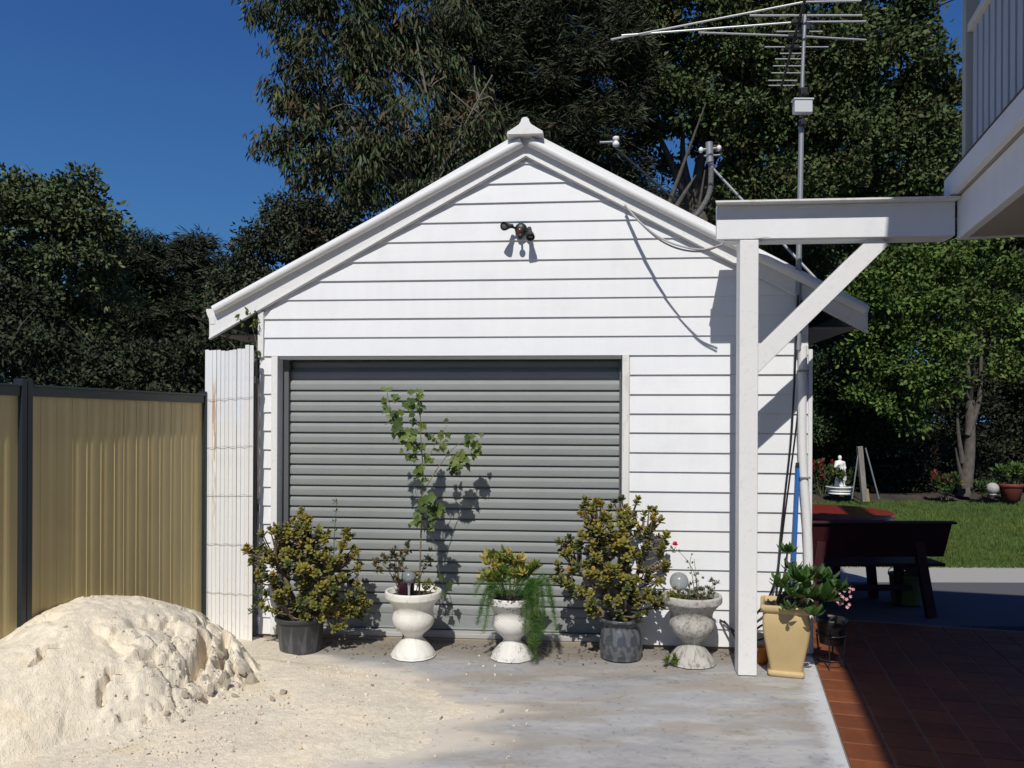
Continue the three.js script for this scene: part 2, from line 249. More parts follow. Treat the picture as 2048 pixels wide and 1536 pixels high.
// concrete behind the tiles, then the lawn
{
  const conc = mat({ c: [0.37, 0.355, 0.33], bump: T.bump, bs: 0.004, roughness: 0.9 });
  const far = gnd(1900, 1128), pts = [[0.9, -8.07], [9, -8.14], [9, far.z - 0.12], [5.6, far.z + 0.02], [4.6, far.z + 0.05], [3.6, far.z - 0.12], [0.9, far.z - 0.2]];
  const sh = new THREE.Shape(pts.map(([x, z]) => new THREE.Vector2(x, -z)));
  struct('concrete_path', metric(new THREE.ExtrudeGeometry(sh, { depth: 0.08, bevelEnabled: false }).rotateX(-Math.PI / 2).translate(0, -0.084, 0)), conc);
  struct('shade_toned_slab', metric(new THREE.ExtrudeGeometry(new THREE.Shape([[0.9, 6.35], [9, 6.35], [9, 8.138], [0.9, 8.068]].map(([x, y]) => new THREE.Vector2(x, y))), { depth: 0.08, bevelEnabled: false }).rotateX(-Math.PI / 2).translate(0, -0.086, 0)), mat({ c: [0.105, 0.105, 0.112], bump: T.bump, bs: 0.004, roughness: 0.95, specularIntensity: 0.4 }));  // concrete coloured darker here to stand in for the deep patio shade
  struct('lawn', sheet(0.6, 22, -40, -8.7, -0.03), M.grass);
  // blades
  const r = rng(5), blade = (() => { const c = []; for (let i = 0; i < 7; i++) { const a = r() * 6.28, x = (r() - 0.5) * 0.1, z = (r() - 0.5) * 0.1, h = 0.02 + r() * 0.035, w = 0.005, dx = Math.cos(a) * w, dz = Math.sin(a) * w, lx = (r() - 0.5) * 0.04, lz = (r() - 0.5) * 0.04; c.push(x - dx, 0, z - dz, x + dx, 0, z + dz, x + lx, h, z + lz); } return hull(c); })();
  const n = 42000, im = new THREE.InstancedMesh(blade, mat({ c: [1, 1, 1], roughness: 0.8 }), n), m4 = new THREE.Matrix4(), col = new THREE.Color();
  for (let i = 0; i < n; i++) {
    const z = -8.95 - Math.pow(r(), 1.4) * 8.2, x = 2.2 + r() * (0.75 * -z - 2.2), s = 0.8 + r() * 0.9, k = 0.7 + r() * 0.7, dry = fbm(x * 0.9, z * 0.9, 3, 0, 401);
    m4.makeRotationY(r() * 6.28).scale(V(s, s, s)).setPosition(x, -0.03, z); im.setMatrixAt(i, m4);
    col.setRGB((0.052 + 0.05 * dry) * k, (0.112 + 0.02 * dry) * k, 0.020 * k); im.setColorAt(i, col);
  }
  im.name = 'grass'; im.userData.kind = 'stuff'; tag(im, 'short green lawn grass behind the red table and bench', 'grass'); scene.add(im);
  // raised garden bed under the hedge
  const bed = new THREE.PlaneGeometry(14, 6, 60, 30).rotateX(-Math.PI / 2).translate(8, 0, -19.2), p = bed.attributes.position;
  for (let i = 0; i < p.count; i++) { const x = p.getX(i), z = p.getZ(i); p.setY(i, -0.05 + 0.13 * sstep(-16.25, -16.9, z + 0.3 * (fbm(x, z, 3, 0, 411) - 0.5)) + 0.05 * fbm(x * 3, z * 3, 3, 0, 415)); }
  bed.computeVertexNormals(); struct('garden_bed', metric(bed), M.soil);
}
// terracotta tiles, each its own piece, in rows along the house
{
  const P0 = V(1.954, 0, -5.059), pitch = 0.2085, patio = thing('tiled_patio', '', '', P0, -PH); patio.userData = { kind: 'structure' };
  const W = 0.2, top = 0.007, c = 0.004, t = [];
  for (let k = 0; k < 3; k++) {
    const r = rng(900 + k), w = W / 2 - r() * 0.0008, i = w - c, j = () => (r() - 0.5) * 0.0012;
    const A = [[-w, top - c, w], [w, top - c, w], [w, top - c, -w], [-w, top - c, -w]], B = [[-i, top + j(), i], [i, top + j(), i], [i, top + j(), -i], [-i, top + j(), -i]], C = A.map(([x, , z]) => [x, -0.012, z]), out = [];
    const quad = (a, b, d, e) => { for (const q of [a, b, d, a, d, e]) out.push(...q); };
    quad(B[0], B[1], B[2], B[3]);
    for (let s = 0; s < 4; s++) { const n = (s + 1) % 4; quad(A[s], A[n], B[n], B[s]); quad(C[s], C[n], A[n], A[s]); }
    t.push(out);
  }
  const geos = t.map((o) => hull(o)), r = rng(31);
  mesh('grout_bed', metric(new RoundedBoxGeometry(2.7, 0.1, 4.6, 1, 0.004).translate(1.35, -0.05, 0.68)), M.grout, patio);
  let n = 0;
  for (let b = 20; b >= -7; b--) for (let a = 0; a < 12; a++) {           // b counts rows towards us
    const q = -b * -pitch; const x = pitch * (a + 0.5) + 0.004, z = b * pitch * 0.985 - 0.02;
    const wp = P0.clone().addScaledVector(HP, x).addScaledVector(HQ, z);
    if (wp.x > 0.67 * -wp.z + 0.25 || wp.z > -3.35) continue;
    if (n++ >= 299) continue;
    const o = mesh('tile', geos[Math.floor(r() * 3)], M.terra[Math.floor(r() * 4)], patio);
    o.position.set(x, (r() - 0.5) * 0.0015, z); o.rotation.y = (r() - 0.5) * 0.008 + Math.floor(r() * 4) * Math.PI / 2;
  }
}

// ------------------------------------------------------------------ garage
const garage = thing('garage', 'white weatherboard gable garage with a grey roller door', 'garage', GO, -TH);
{
  const UL = -1.885, UR = 2.072, DL = -1.735, DR = 0.785, TOP = 2.083, AP = 0.095;     // wall ends, door opening, door head
  const roofV = (u, lift = 0) => 3.5 + lift - (u < AP ? 0.553 * (AP - u) : 0.538 * (u - AP));  // lower edge of the barge boards
  const slope = (v, side) => side < 0 ? AP - (3.5 - v) / 0.553 : AP + (3.5 - v) / 0.538;
  // wall backing, butted round the opening
  const back = (u0, u1, v0, v1, w0, w1) => rbox(u1 - u0, v1 - v0, w1 - w0, (u0 + u1) / 2, (v0 + v1) / 2, (w0 + w1) / 2, 0.002);
  const prism = (() => { const s = new THREE.Shape([[UL, TOP], [UR, TOP], [UR, roofV(UR, 0.1)], [AP, roofV(AP, 0.1)], [UL, roofV(UL, 0.1)]].map(([x, y]) => new THREE.Vector2(x, y))); return metric(new THREE.ExtrudeGeometry(s, { depth: 0.09, bevelEnabled: false }).translate(0, 0, -0.09)); })();
  const D = 5.2;
  mesh('wall', merge([back(UL, DL - 0.002, 0.02, TOP, -0.09, 0), back(DR + 0.002, UR, 0.02, TOP, -0.09, 0), prism, back(UL, UL + 0.09, 0.02, roofV(UL), -D, -0.091), back(UR - 0.09, UR, 0.02, roofV(UR), -D, -0.091), back(UL + 0.091, UR - 0.091, 0.02, 2.3, -D, -D + 0.09)]), M.paint, garage);
  // weatherboards
  const pm = [[1, 1, 1], [0.975, 0.98, 0.985], [0.99, 0.985, 0.975]].map((c) => mat({ c, map: T.paint, bump: T.grain, bs: 0.0007, roughness: 0.55 })), rq = rng(88), jit = () => (rq() - 0.5) * 0.0035;
  const P = 0.1378, board = (l0, r0, l1, r1, v0, v1) => mesh('weatherboard', hexa([[l0, v0 + jit(), 0.021 + jit()], [r0, v0 + jit(), 0.021 + jit()], [r1, v1, 0.008], [l1, v1, 0.008], [l0, v0, 0.0005], [r0, v0, 0.0005], [r1, v1, 0.0005], [l1, v1, 0.0005]]), pm[Math.floor(rq() * 3)], garage);
  const rb = rng(8);
  for (let k = 0; ; k++) {
    const v0 = TOP + k * P + (rb() - 0.5) * 0.002, v1 = TOP + (k + 1) * P + 0.004;
    if (v0 > 3.49) break;
    const cl = (v, s) => s < 0 ? Math.max(UL + 0.045, slope(v, -1) - 0.02) : Math.min(UR, slope(v, 1) + 0.02), vt = Math.min(v1, 3.51);
    board(cl(v0, -1), cl(v0, 1), Math.min(cl(vt, -1), AP - 0.005), Math.max(cl(vt, 1), AP + 0.005), v0, vt);
  }
  for (let k = 1; k <= 15; k++) {
    const v0 = Math.max(0.03, TOP - k * P + (rb() - 0.5) * 0.002), v1 = TOP - (k - 1) * P + 0.004 - 0.006;
    if (v1 < 0.06) break;
    board(UL + 0.012, DL - 0.05, UL + 0.012, DL - 0.05, v0, v1); board(DR + 0.056, UR, DR + 0.056, UR, v0, v1);
  }
  mesh('corner_board', rbox(0.044, roofV(UL) - TOP + 0.02, 0.03, UL + 0.02, (roofV(UL) + TOP) / 2, 0.0165), M.paintTrim, garage);
  mesh('door_jamb', rbox(0.048, TOP - 0.03, 0.12, DL - 0.024, TOP / 2 + 0.012, -0.031), M.paintTrim, garage);
  mesh('door_jamb', rbox(0.05, TOP - 0.03, 0.12, DR + 0.027, TOP / 2 + 0.012, -0.03), M.paintOld, garage);
  mesh('door_head', rbox(DR - DL, 0.02, 0.09, (DL + DR) / 2, TOP - 0.011, -0.044), M.paintTrim, garage);
  mesh('slab', rbox(UR - UL - 0.02, 0.12, D - 0.02, (UL + UR) / 2, -0.035, -D / 2 + 0.012, 0.006), mat({ c: [0.27, 0.225, 0.17], bump: T.bump, bs: 0.006, roughness: 0.95 }), garage);
  mesh('sill', rbox(DR - DL - 0.004, 0.035, 0.1, (DL + DR) / 2, 0.0435, -0.066, 0.006), mat({ c: [0.55, 0.55, 0.54], map: T.paintOld, roughness: 0.7 }), garage);
  mesh('interior_floor', back(UL + 0.1, UR - 0.1, 0.026, 0.034, -D + 0.1, -0.25), M.grout, garage);
  // roller door: curtain of slats between dark guides
  const door = new THREE.Group(); door.name = 'roller_door'; garage.add(door);
  for (const [a, b] of [[DL + 0.001, DL + 0.045], [DR - 0.012, DR - 0.001]]) mesh('door_guide', rbox(b - a, TOP - 0.09, 0.05, (a + b) / 2, TOP / 2 + 0.03, -0.105), M.doorDark, door);
  const h = 0.0793, prof = [[-0.15, 0.0], [-0.1135, 0], [-0.1125, 0.004], [-0.1122, 0.02], [-0.1126, 0.042], [-0.1165, 0.056], [-0.1235, 0.0648], [-0.137, 0.0668], [-0.139, 0.0788], [-0.15, 0.0788]];
  const slat = extrudeU(prof, DL + 0.03, DR - 0.006);
  for (let k = 0; k < 24; k++) { const o = mesh('slat', slat, M.door, door); o.position.y = 0.175 + k * h; o.position.z = (rb() - 0.5) * 0.0012 - (k > 21 ? 0.03 * (k - 21) ** 1.3 : 0); }
  mesh('bottom_rail', extrudeU([[-0.135, 0], [-0.108, 0], [-0.106, 0.006], [-0.108, 0.012], [-0.113, 0.014], [-0.113, 0.1], [-0.122, 0.108], [-0.135, 0.108]], DL + 0.03, DR - 0.006), M.door, door).position.y = 0.0665;
  // barge boards with square cut ends, rolled cappings above them
  const bargeTop = 0.2;
  for (const s of [-1, 1]) {
    const ue = s < 0 ? -2.25 : 2.462, f = 0.046, b = 0.0225, c = (u, l, w) => [u, roofV(u, l), w];
    const end = s < 0 ? [[ue, roofV(ue), f], [AP, roofV(AP), f], [AP, roofV(AP, bargeTop), f], [ue, roofV(ue, bargeTop), f]] : [[AP, roofV(AP), f], [ue, roofV(ue), f], [ue, roofV(ue, bargeTop), f], [AP, roofV(AP, bargeTop), f]];
    mesh('barge_board', hexa([...end, ...end.map(([x, y]) => [x, y, b])]), M.paintTrim, garage);
    const bead = 0.012, lo = end.map(([x, y], i) => [x, i < 2 ? y + 0.006 : roofV(x) + 0.018, f + 0.007]);
    mesh('barge_bead', hexa([...lo, ...lo.map(([x, y]) => [x, y, f + 0.0005])]), M.paintTrim, garage);
    const k = s < 0 ? 0.522 : 0.527, uc = s < 0 ? -2.2 : 2.44, va = 3.618, A = V(AP + s * 0.03, va - 0.02, 0.072), B = V(uc, va - k * Math.abs(uc - AP), 0.072);
    const capParts = [rod(A, B, 0.034, 14)];
    const n = V(s * k, 1, 0).normalize(), q = (p, dn, w) => { const r = p.clone().addScaledVector(n, dn); return [r.x, r.y, w]; };
    const [L, Rr] = s < 0 ? [B, A] : [A, B];
    capParts.push(hexa([q(L, 0.024, 0.072), q(Rr, 0.024, 0.072), q(Rr, 0.0358, 0.072), q(L, 0.0358, 0.072), q(L, 0.024, -0.12), q(Rr, 0.024, -0.12), q(Rr, 0.0358, -0.12), q(L, 0.0358, -0.12)]));
    mesh('barge_capping', merge(capParts), M.paintTrim, garage);
  }
  // ridge end cap
  {
    const s = new THREE.Shape(); const o = [[-0.135, 0], [-0.13, 0.016], [-0.09, 0.04], [-0.045, 0.068], [-0.03, 0.09], [-0.026, 0.108], [-0.012, 0.12], [0.012, 0.12], [0.026, 0.108], [0.03, 0.09], [0.045, 0.068], [0.09, 0.04], [0.13, 0.016], [0.135, 0]];
    o.forEach(([x, y], i) => i ? s.lineTo(x, y) : s.moveTo(x, y));
    mesh('ridge_cap', metric(new THREE.ExtrudeGeometry(s, { depth: 0.2, bevelEnabled: true, bevelSize: 0.004, bevelThickness: 0.006, bevelSegments: 2 })
      .scale(0.93, 0.95, 1).translate(AP, 3.63, -0.06)), M.paintTrim, garage);
    mesh('ridge_roll', rod(V(AP, 3.69, -0.07), V(AP, 3.69, -D), 0.04, 12), M.roofIron, garage);
  }
  // corrugated roof sheets
  for (const s of [-1, 1]) {
    const k = s < 0 ? 0.522 : 0.527, ue = s < 0 ? -2.26 : 2.46, nx = 2, nz = 420, pos = [], idx = [];
    for (let i = 0; i <= nx; i++) for (let j = 0; j <= nz; j++) { const u = mix(AP, ue, i / nx), w = mix(0.03, -D - 0.1, j / nz); pos.push(u, 3.624 - k * Math.abs(u - AP) + 0.009 * Math.sin(w * 2 * Math.PI / 0.076), w); }
    for (let i = 0; i < nx; i++) for (let j = 0; j < nz; j++) { const a = i * (nz + 1) + j, b = a + nz + 1; s < 0 ? idx.push(a, a + 1, b, b, a + 1, b + 1) : idx.push(a, b, a + 1, b, b + 1, a + 1); }
    const g = new THREE.BufferGeometry(); g.setAttribute('position', new THREE.BufferAttribute(new Float32Array(pos), 3)); g.setIndex(idx); g.computeVertexNormals();
    mesh('roof_sheet', metric(g), M.roofIron, garage);
    // eaves gutter, seen end on, and the fascia behind it
    const gu = ue - s * 0.055, gv = 3.62 - k * Math.abs(gu - AP), gp = [[0.0, -0.10], [0.075, -0.10], [0.085, -0.06], [0.11, -0.03], [0.125, 0.0], [0.125, 0.012], [0, 0.012]];
    const sh = new THREE.Shape(gp.map(([x, y]) => new THREE.Vector2(gu + s * x * 0.55, gv + y)));
    mesh('gutter', metric(new THREE.ExtrudeGeometry(sh, { depth: D, bevelEnabled: false }).translate(0, 0, -D + 0.05)), M.paintTrim, garage);
    mesh('soffit_board', rbox(Math.abs(ue - (s < 0 ? UL : UR)), 0.012, D - 0.2, (ue + (s < 0 ? UL : UR)) / 2, roofV(ue) + 0.06, -D / 2 - 0.05), M.soffit, garage);
  }
  // downpipe on the right corner
  const d0 = gw(1606, 690, 0.05), d1 = gw(1619, 1200, 0.07);
  const dp = mesh('downpipe', taper([V(d0.x, 2.14, 0.045), V(d0.x, 1.4, 0.045), V(d1.x - 0.008, 0.8, 0.05), V(d1.x, 0.02, 0.06)], 0.031, 0.031, 12, 20), M.paintTrim, garage);
  for (const [px, py] of [[1606, 742], [1609, 955]]) { const b = gw(px, py, 0.05); mesh('pipe_bracket', rbox(0.07, 0.014, 0.075, b.x - 0.002, b.y, 0.046, 0.003), M.galv, dp); }
  mesh('end_board', rbox(0.03, 2.1, 0.034, UR + 0.016, 1.07, 0.004), M.paintTrim, garage);
}

// sensor floodlight on the gable
{
  const b = gw(1043, 462, 0), t = thing('sensor_floodlight', 'black twin security light mounted high on the gable', 'security light', G(b.x, b.y, 0.012), -TH);
  mesh('base', merge([rod(V(0, 0, 0), V(0, 0, 0.05), 0.052, 24), new THREE.SphereGeometry(0.05, 20, 12).scale(1, 1, 0.5).translate(0, 0, 0.05)]), M.black, t);
  mesh('cover', new THREE.SphereGeometry(0.028, 16, 10).scale(1, 1, 0.6).translate(-0.008, -0.018, 0.065), M.brownLens, t);
  const lamp = (dir, o) => { const g = lathe([[0.001, -0.03], [0.018, -0.028], [0.02, 0.02], [0.034, 0.075], [0.036, 0.1], [0.031, 0.1], [0.028, 0.08], [0.001, 0.078]], 20); g.applyQuaternion(new THREE.Quaternion().setFromUnitVectors(V(0, 1, 0), dir.clone().normalize())); g.translate(o.x, o.y, o.z); return g; };
  mesh('arm', rod(V(-0.03, 0.004, 0.05), V(-0.075, 0.012, 0.085), 0.01), M.black, t); mesh('arm', rod(V(0.03, -0.01, 0.05), V(0.07, -0.03, 0.08), 0.01), M.black, t);
  const l1 = mesh('lamp_head', lamp(V(-0.5, -0.25, 1), V(-0.085, 0.016, 0.095)), M.black, t); mesh('lens', new THREE.SphereGeometry(0.029, 14, 8).scale(1, 1, 0.4).translate(-0.122, 0, 0.168), M.lens, l1);
  const l2 = mesh('lamp_head', lamp(V(0.15, -0.9, 0.8), V(0.075, -0.02, 0.09)), M.black, t); mesh('lens', new THREE.SphereGeometry(0.028, 14, 8).scale(1, 0.6, 0.8).translate(0.086, -0.08, 0.142), M.lens, l2);
  t.scale.setScalar(0.86);
  mesh('sensor', merge([rod(V(0, -0.04, 0.05), V(0, -0.07, 0.1), 0.009), new THREE.SphereGeometry(0.026, 16, 10).translate(0, -0.075, 0.115)]), M.black, t);
}

// ------------------------------------------------------------------ white slatted screen and weathered post left of the garage
{
  const a = at(409, 900, 5.93), b = at(506, 900, 5.74); a.y = b.y = 0;
  const d = b.clone().sub(a), L = d.length(), turn = -Math.atan2(d.z, d.x), t = thing('slatted_screen', 'white painted vertical slat screen between fence and garage', 'screen', a, turn);
  const n = 12, p = L / n, r = rng(12), prof = (w) => { const s = new THREE.Shape(), h = w / 2; s.moveTo(-h, 0); s.quadraticCurveTo(-h, 0.007, 0, 0.0085); s.quadraticCurveTo(h, 0.007, h, 0); s.lineTo(-h, 0); return s; };
  for (let i = 0; i < n; i++) {
    const H = 2.155 + (r() - 0.5) * 0.02 + (i > 9 ? 0.02 : 0) - (i > 2 && i < 8 ? 0.012 : 0), g = metric(new THREE.ExtrudeGeometry(prof(p * (0.90 + r() * 0.05)), { depth: H, bevelEnabled: false, curveSegments: 5 }).rotateX(-Math.PI / 2).translate(0, 0, 0));
    let m = r() < 0.3 ? M.paintTrim : M.paint;
    if (i === 2) { const q = g.attributes.position, uv = g.attributes.uv; for (let k = 0; k < q.count; k++) uv.setXY(k, 0.5 + q.getX(k) / p, q.getY(k) / 2.16); m = M.rusty; }
    const o = mesh('slat', g, m, t); o.position.set(p * (i + 0.5), -0.02, 0.002 * (r() - 0.5)); o.rotation.z = (r() - 0.5) * 0.003;
  }
  mesh('rail', rbox(L, 0.05, 0.02, L / 2, 1.9, -0.02), M.grey, t); mesh('rail', rbox(L, 0.05, 0.02, L / 2, 0.4, -0.02), M.grey, t);
  for (const py of [797, 893, 990, 1088, 1186]) { const y = 1.6 + (845 - py) * 5.83 / FOCAL, pts = []; for (let k = 0; k <= 12; k++) pts.push(V(L * k / 12, y - 0.02 + 0.022 * k / 12 + 0.004 * Math.sin(k * 2.3 + py), 0.011 + 0.002 * Math.sin(k * 4))); mesh('tie_wire', tube(pts, 0.0016, 5, 36), M.wire, t); }
  const tw = gw(514, 900, 0.03), w = thing('timber_post', 'thin weathered grey post between the slat screen and garage corner', 'post', G(-1.924, 0, 0.02), -TH);
  mesh('shaft', rbox(0.058, 2.12, 0.04, 0, 1.06, 0, 0.004), M.grey, w); mesh('cap_strip', rbox(0.02, 2.0, 0.012, -0.02, 1.02, 0.027, 0.003), M.grey, w);
}

// ------------------------------------------------------------------ steel fence on the left
{
  const p0 = V(-2.29, 0, -5.92), dir = V(-Math.sin(15.6 * Math.PI / 180), 0, Math.cos(15.6 * Math.PI / 180)), turn = Math.atan2(-dir.z, dir.x) , t = thing('steel_fence', 'cream ribbed steel fence with dark posts and top rail', 'fence', p0, turn);
  const bay = 1.50, H = 1.79, gap = 0.07;                                // local x runs along the fence towards us, local -z... faces the drive
  let x = 0.02;
  const ribs = (len, ph) => {                                            // one trapezoid-ribbed sheet
    const out = [], pitch = 0.112; let c = [[0, 0]];
    for (let q = ph; q < len - 0.04; q += pitch) { if (q < 0.005) continue; c.push([q, 0], [q + 0.022, 0.0035], [q + 0.038, 0.0035], [q + 0.060, 0], [q + 0.080, 0], [q + 0.083, 0.003], [q + 0.086, 0]); }
    c.push([len, 0]); c = c.filter((k, i) => !i || k[0] > c[i - 1][0] + 1e-5);
    for (let i = 0; i < c.length - 1; i++) { const [x0, d0] = c[i], [x1, d1] = c[i + 1]; out.push(x0, 0, -d0, x1, H - 0.045, -d1, x1, 0, -d1, x0, 0, -d0, x0, H - 0.045, -d0, x1, H - 0.045, -d1); }
    return hull(out);
  };
  const sheetG = ribs(bay / 2 - 0.002, 0.03);
  for (let b = 0; b < 3; b++) {
    for (let k = 0; k < 2; k++) { const o = mesh('fence_sheet', sheetG, M.fence, t); o.position.set(x + k * bay / 2, 0, (k % 2) * 0.002); }
    mesh('top_rail', merge([rbox(bay, 0.055, 0.045, x + bay / 2, H - 0.028, 0.004, 0.005), rbox(bay, 0.012, 0.06, x + bay / 2, H + 0.0035, 0.004, 0.003)]), M.fenceTrim, t);
    mesh('bottom_rail', rbox(bay, 0.05, 0.04, x + bay / 2, 0.03, 0.004, 0.004), M.fenceTrim, t);
    mesh('fence_post', merge([rbox(0.035, H + 0.04, 0.062, x + bay + 0.019, (H + 0.04) / 2, 0.004, 0.004), rbox(0.035, H + 0.04, 0.062, x + bay + 0.0565, (H + 0.04) / 2, 0.004, 0.004)]), M.fencePost, t);
    x += bay + 0.076;
  }
  mesh('fence_post', rbox(0.02, H + 0.03, 0.062, 0.008, (H + 0.03) / 2, 0.004, 0.004), M.fencePost, t);
}

// ------------------------------------------------------------------ carport frame in front of the garage
const BW = 0.575;                                                       // front face of the beam, metres out from the wall
{
  const a = gw(1433, 478, BW), u0 = a.x, u1 = 2.80, v0 = 2.765, v1 = 2.985;
  const t = thing('pergola_frame', 'white post, beam and diagonal brace beside the garage corner', 'pergola', G(1.55, 0, BW - 0.06), -TH);
  const L = (u, v, w) => V(u - 1.55, v, w - (BW - 0.06));
  const rect = (ua, ub, va, vb, wa, wb, r = 0.003) => { const c = L((ua + ub) / 2, (va + vb) / 2, (wa + wb) / 2); return rbox(ub - ua, vb - va, wb - wa, c.x, c.y, c.z, r); };
  mesh('post', merge([rect(1.495, 1.612, 0.004, v0 - 0.001, BW - 0.115, BW + 0.002, 0.006)]), M.paintTrim, t);
  mesh('beam', merge([rect(u0, u1, v0 + 0.004, v1 - 0.004, BW - 0.03, BW), rect(u0 + 0.05, u1, v0, v0 + 0.012, BW - 0.16, BW - 0.031)]), M.paint, t);
  { const q = (u, v, w) => L(u, v, w).toArray(), a0 = v1 - 0.0035, a1 = v1 + 0.008, wf = BW + 0.083, wb = BW - 0.27; mesh('flashing', hexa([q(u0 - 0.02, a0, wf), q(u1, a0, wf), q(u1, a1, wf), q(u0 - 0.02, a1, wf), q(u0 + 0.085, a0, wb), q(u1, a0, wb), q(u1, a1, wb), q(u0 + 0.085, a1, wb)]), M.paintOld, t); }
  mesh('rear_beam', rect(u0 + 0.08, u1, v0 + 0.05, v1 - 0.004, BW - 0.26, BW - 0.235), M.paintTrim, t);
  const b0 = gw(1520, 718, BW), b1 = gw(1765, 478, BW), p0 = L(b0.x - 0.05, b0.y - 0.05, BW - 0.078), p1 = L(b1.x + 0.01, b1.y + 0.01, BW - 0.078);
  mesh('brace', beamBetween(p0, p1, 0.115, 0.09, 0.004), M.paintTrim, t);
  const f = L(1.62, v0 + 0.002, BW + 0.002); mesh('gusset', hexa([[f.x - 0.06, f.y, f.z], [f.x + 0.06, f.y + 0.012, f.z], [f.x + 0.02, f.y + 0.02, f.z], [f.x - 0.05, f.y + 0.022, f.z], [f.x - 0.06, f.y, f.z - 0.0015], [f.x + 0.06, f.y + 0.012, f.z - 0.0015], [f.x + 0.02, f.y + 0.02, f.z - 0.0015], [f.x - 0.05, f.y + 0.022, f.z - 0.0015]]), M.paintOld, t);
}

// ------------------------------------------------------------------ house with its raised verandah on the right
{
  const t = thing('house', 'raised verandah of the house with grey balustrade overhead at right', 'house', HO, -PH);
  const R = (p0, p1, y0, y1, q0, q1, r = 0.003) => rbox(p1 - p0, y1 - y0, q1 - q0, (p0 + p1) / 2, (y0 + y1) / 2, (q0 + q1) / 2, r);
  mesh('fascia_board', R(-0.062, -0.018, 3.005, 3.135, -0.05, 8), M.paint, t);
  mesh('deck_beam', R(0, 0.05, 2.745, 3.0, 0, 8), M.paint, t);
  mesh('deck_end_beam', R(0.051, 6, 2.745, 3.0, -0.002, 0.045), M.paintOld, t);
  mesh('deck', R(-0.016, 6, 3.002, 3.10, -0.04, 8), M.soffit, t);
  mesh('soffit', R(0.051, 6, 2.752, 2.765, 0.046, 8), M.soffit, t);
  mesh('flashing', R(-0.066, 0.02, 3.136, 3.145, -0.05, 8), mat({ c: [0.09, 0.07, 0.055], roughness: 0.8 }), t);
  mesh('corner_post', R(0.02, 0.095, 3.145, 5.28, 0.02, 0.095), mat({ c: [0.46, 0.44, 0.36], roughness: 0.6, bump: T.bump, bs: 0.0008 }), t);
  const rail = new THREE.Group(); rail.name = 'balustrade'; t.add(rail);
  mesh('handrail', R(0.028, 0.088, 3.985, 4.035, 0.1, 8), M.cream, rail); mesh('bottom_rail', R(0.04, 0.08, 3.19, 3.22, 0.1, 8), M.slatGrey, rail);
  const bal = rbox(0.018, 0.77, 0.075, 0, 0, 0, 0.003);
  for (let i = 0; i < 46; i++) { const o = mesh('baluster', bal, M.slatGrey, rail); o.position.set(0.06, 3.603, 0.17 + i * 0.112); }
  mesh('wall', R(1.6, 6, 0, 2.74, 0.2, 8, 0.01), M.houseWall, t); mesh('upper_wall', R(1.6, 6, 3.11, 5.25, 2.1, 8, 0.01), M.houseWall, t);
  mesh('roof', merge([R(-0.14, 6, 5.28, 5.4, 1.99, 10.5), R(-0.21, -0.139, 5.26, 5.4, 1.95, 10.5)]), M.roofIron, t);
  mesh('added_shade_beam', R(0.03, 0.24, 5.08, 5.275, 0.0, 8), M.paintTrim, t);  // unseen beam, added overhead to keep the sun off the corner post
  mesh('stump', R(0.0, 0.1, 0.0, 2.744, 7.4, 7.5), M.paintTrim, t);
}

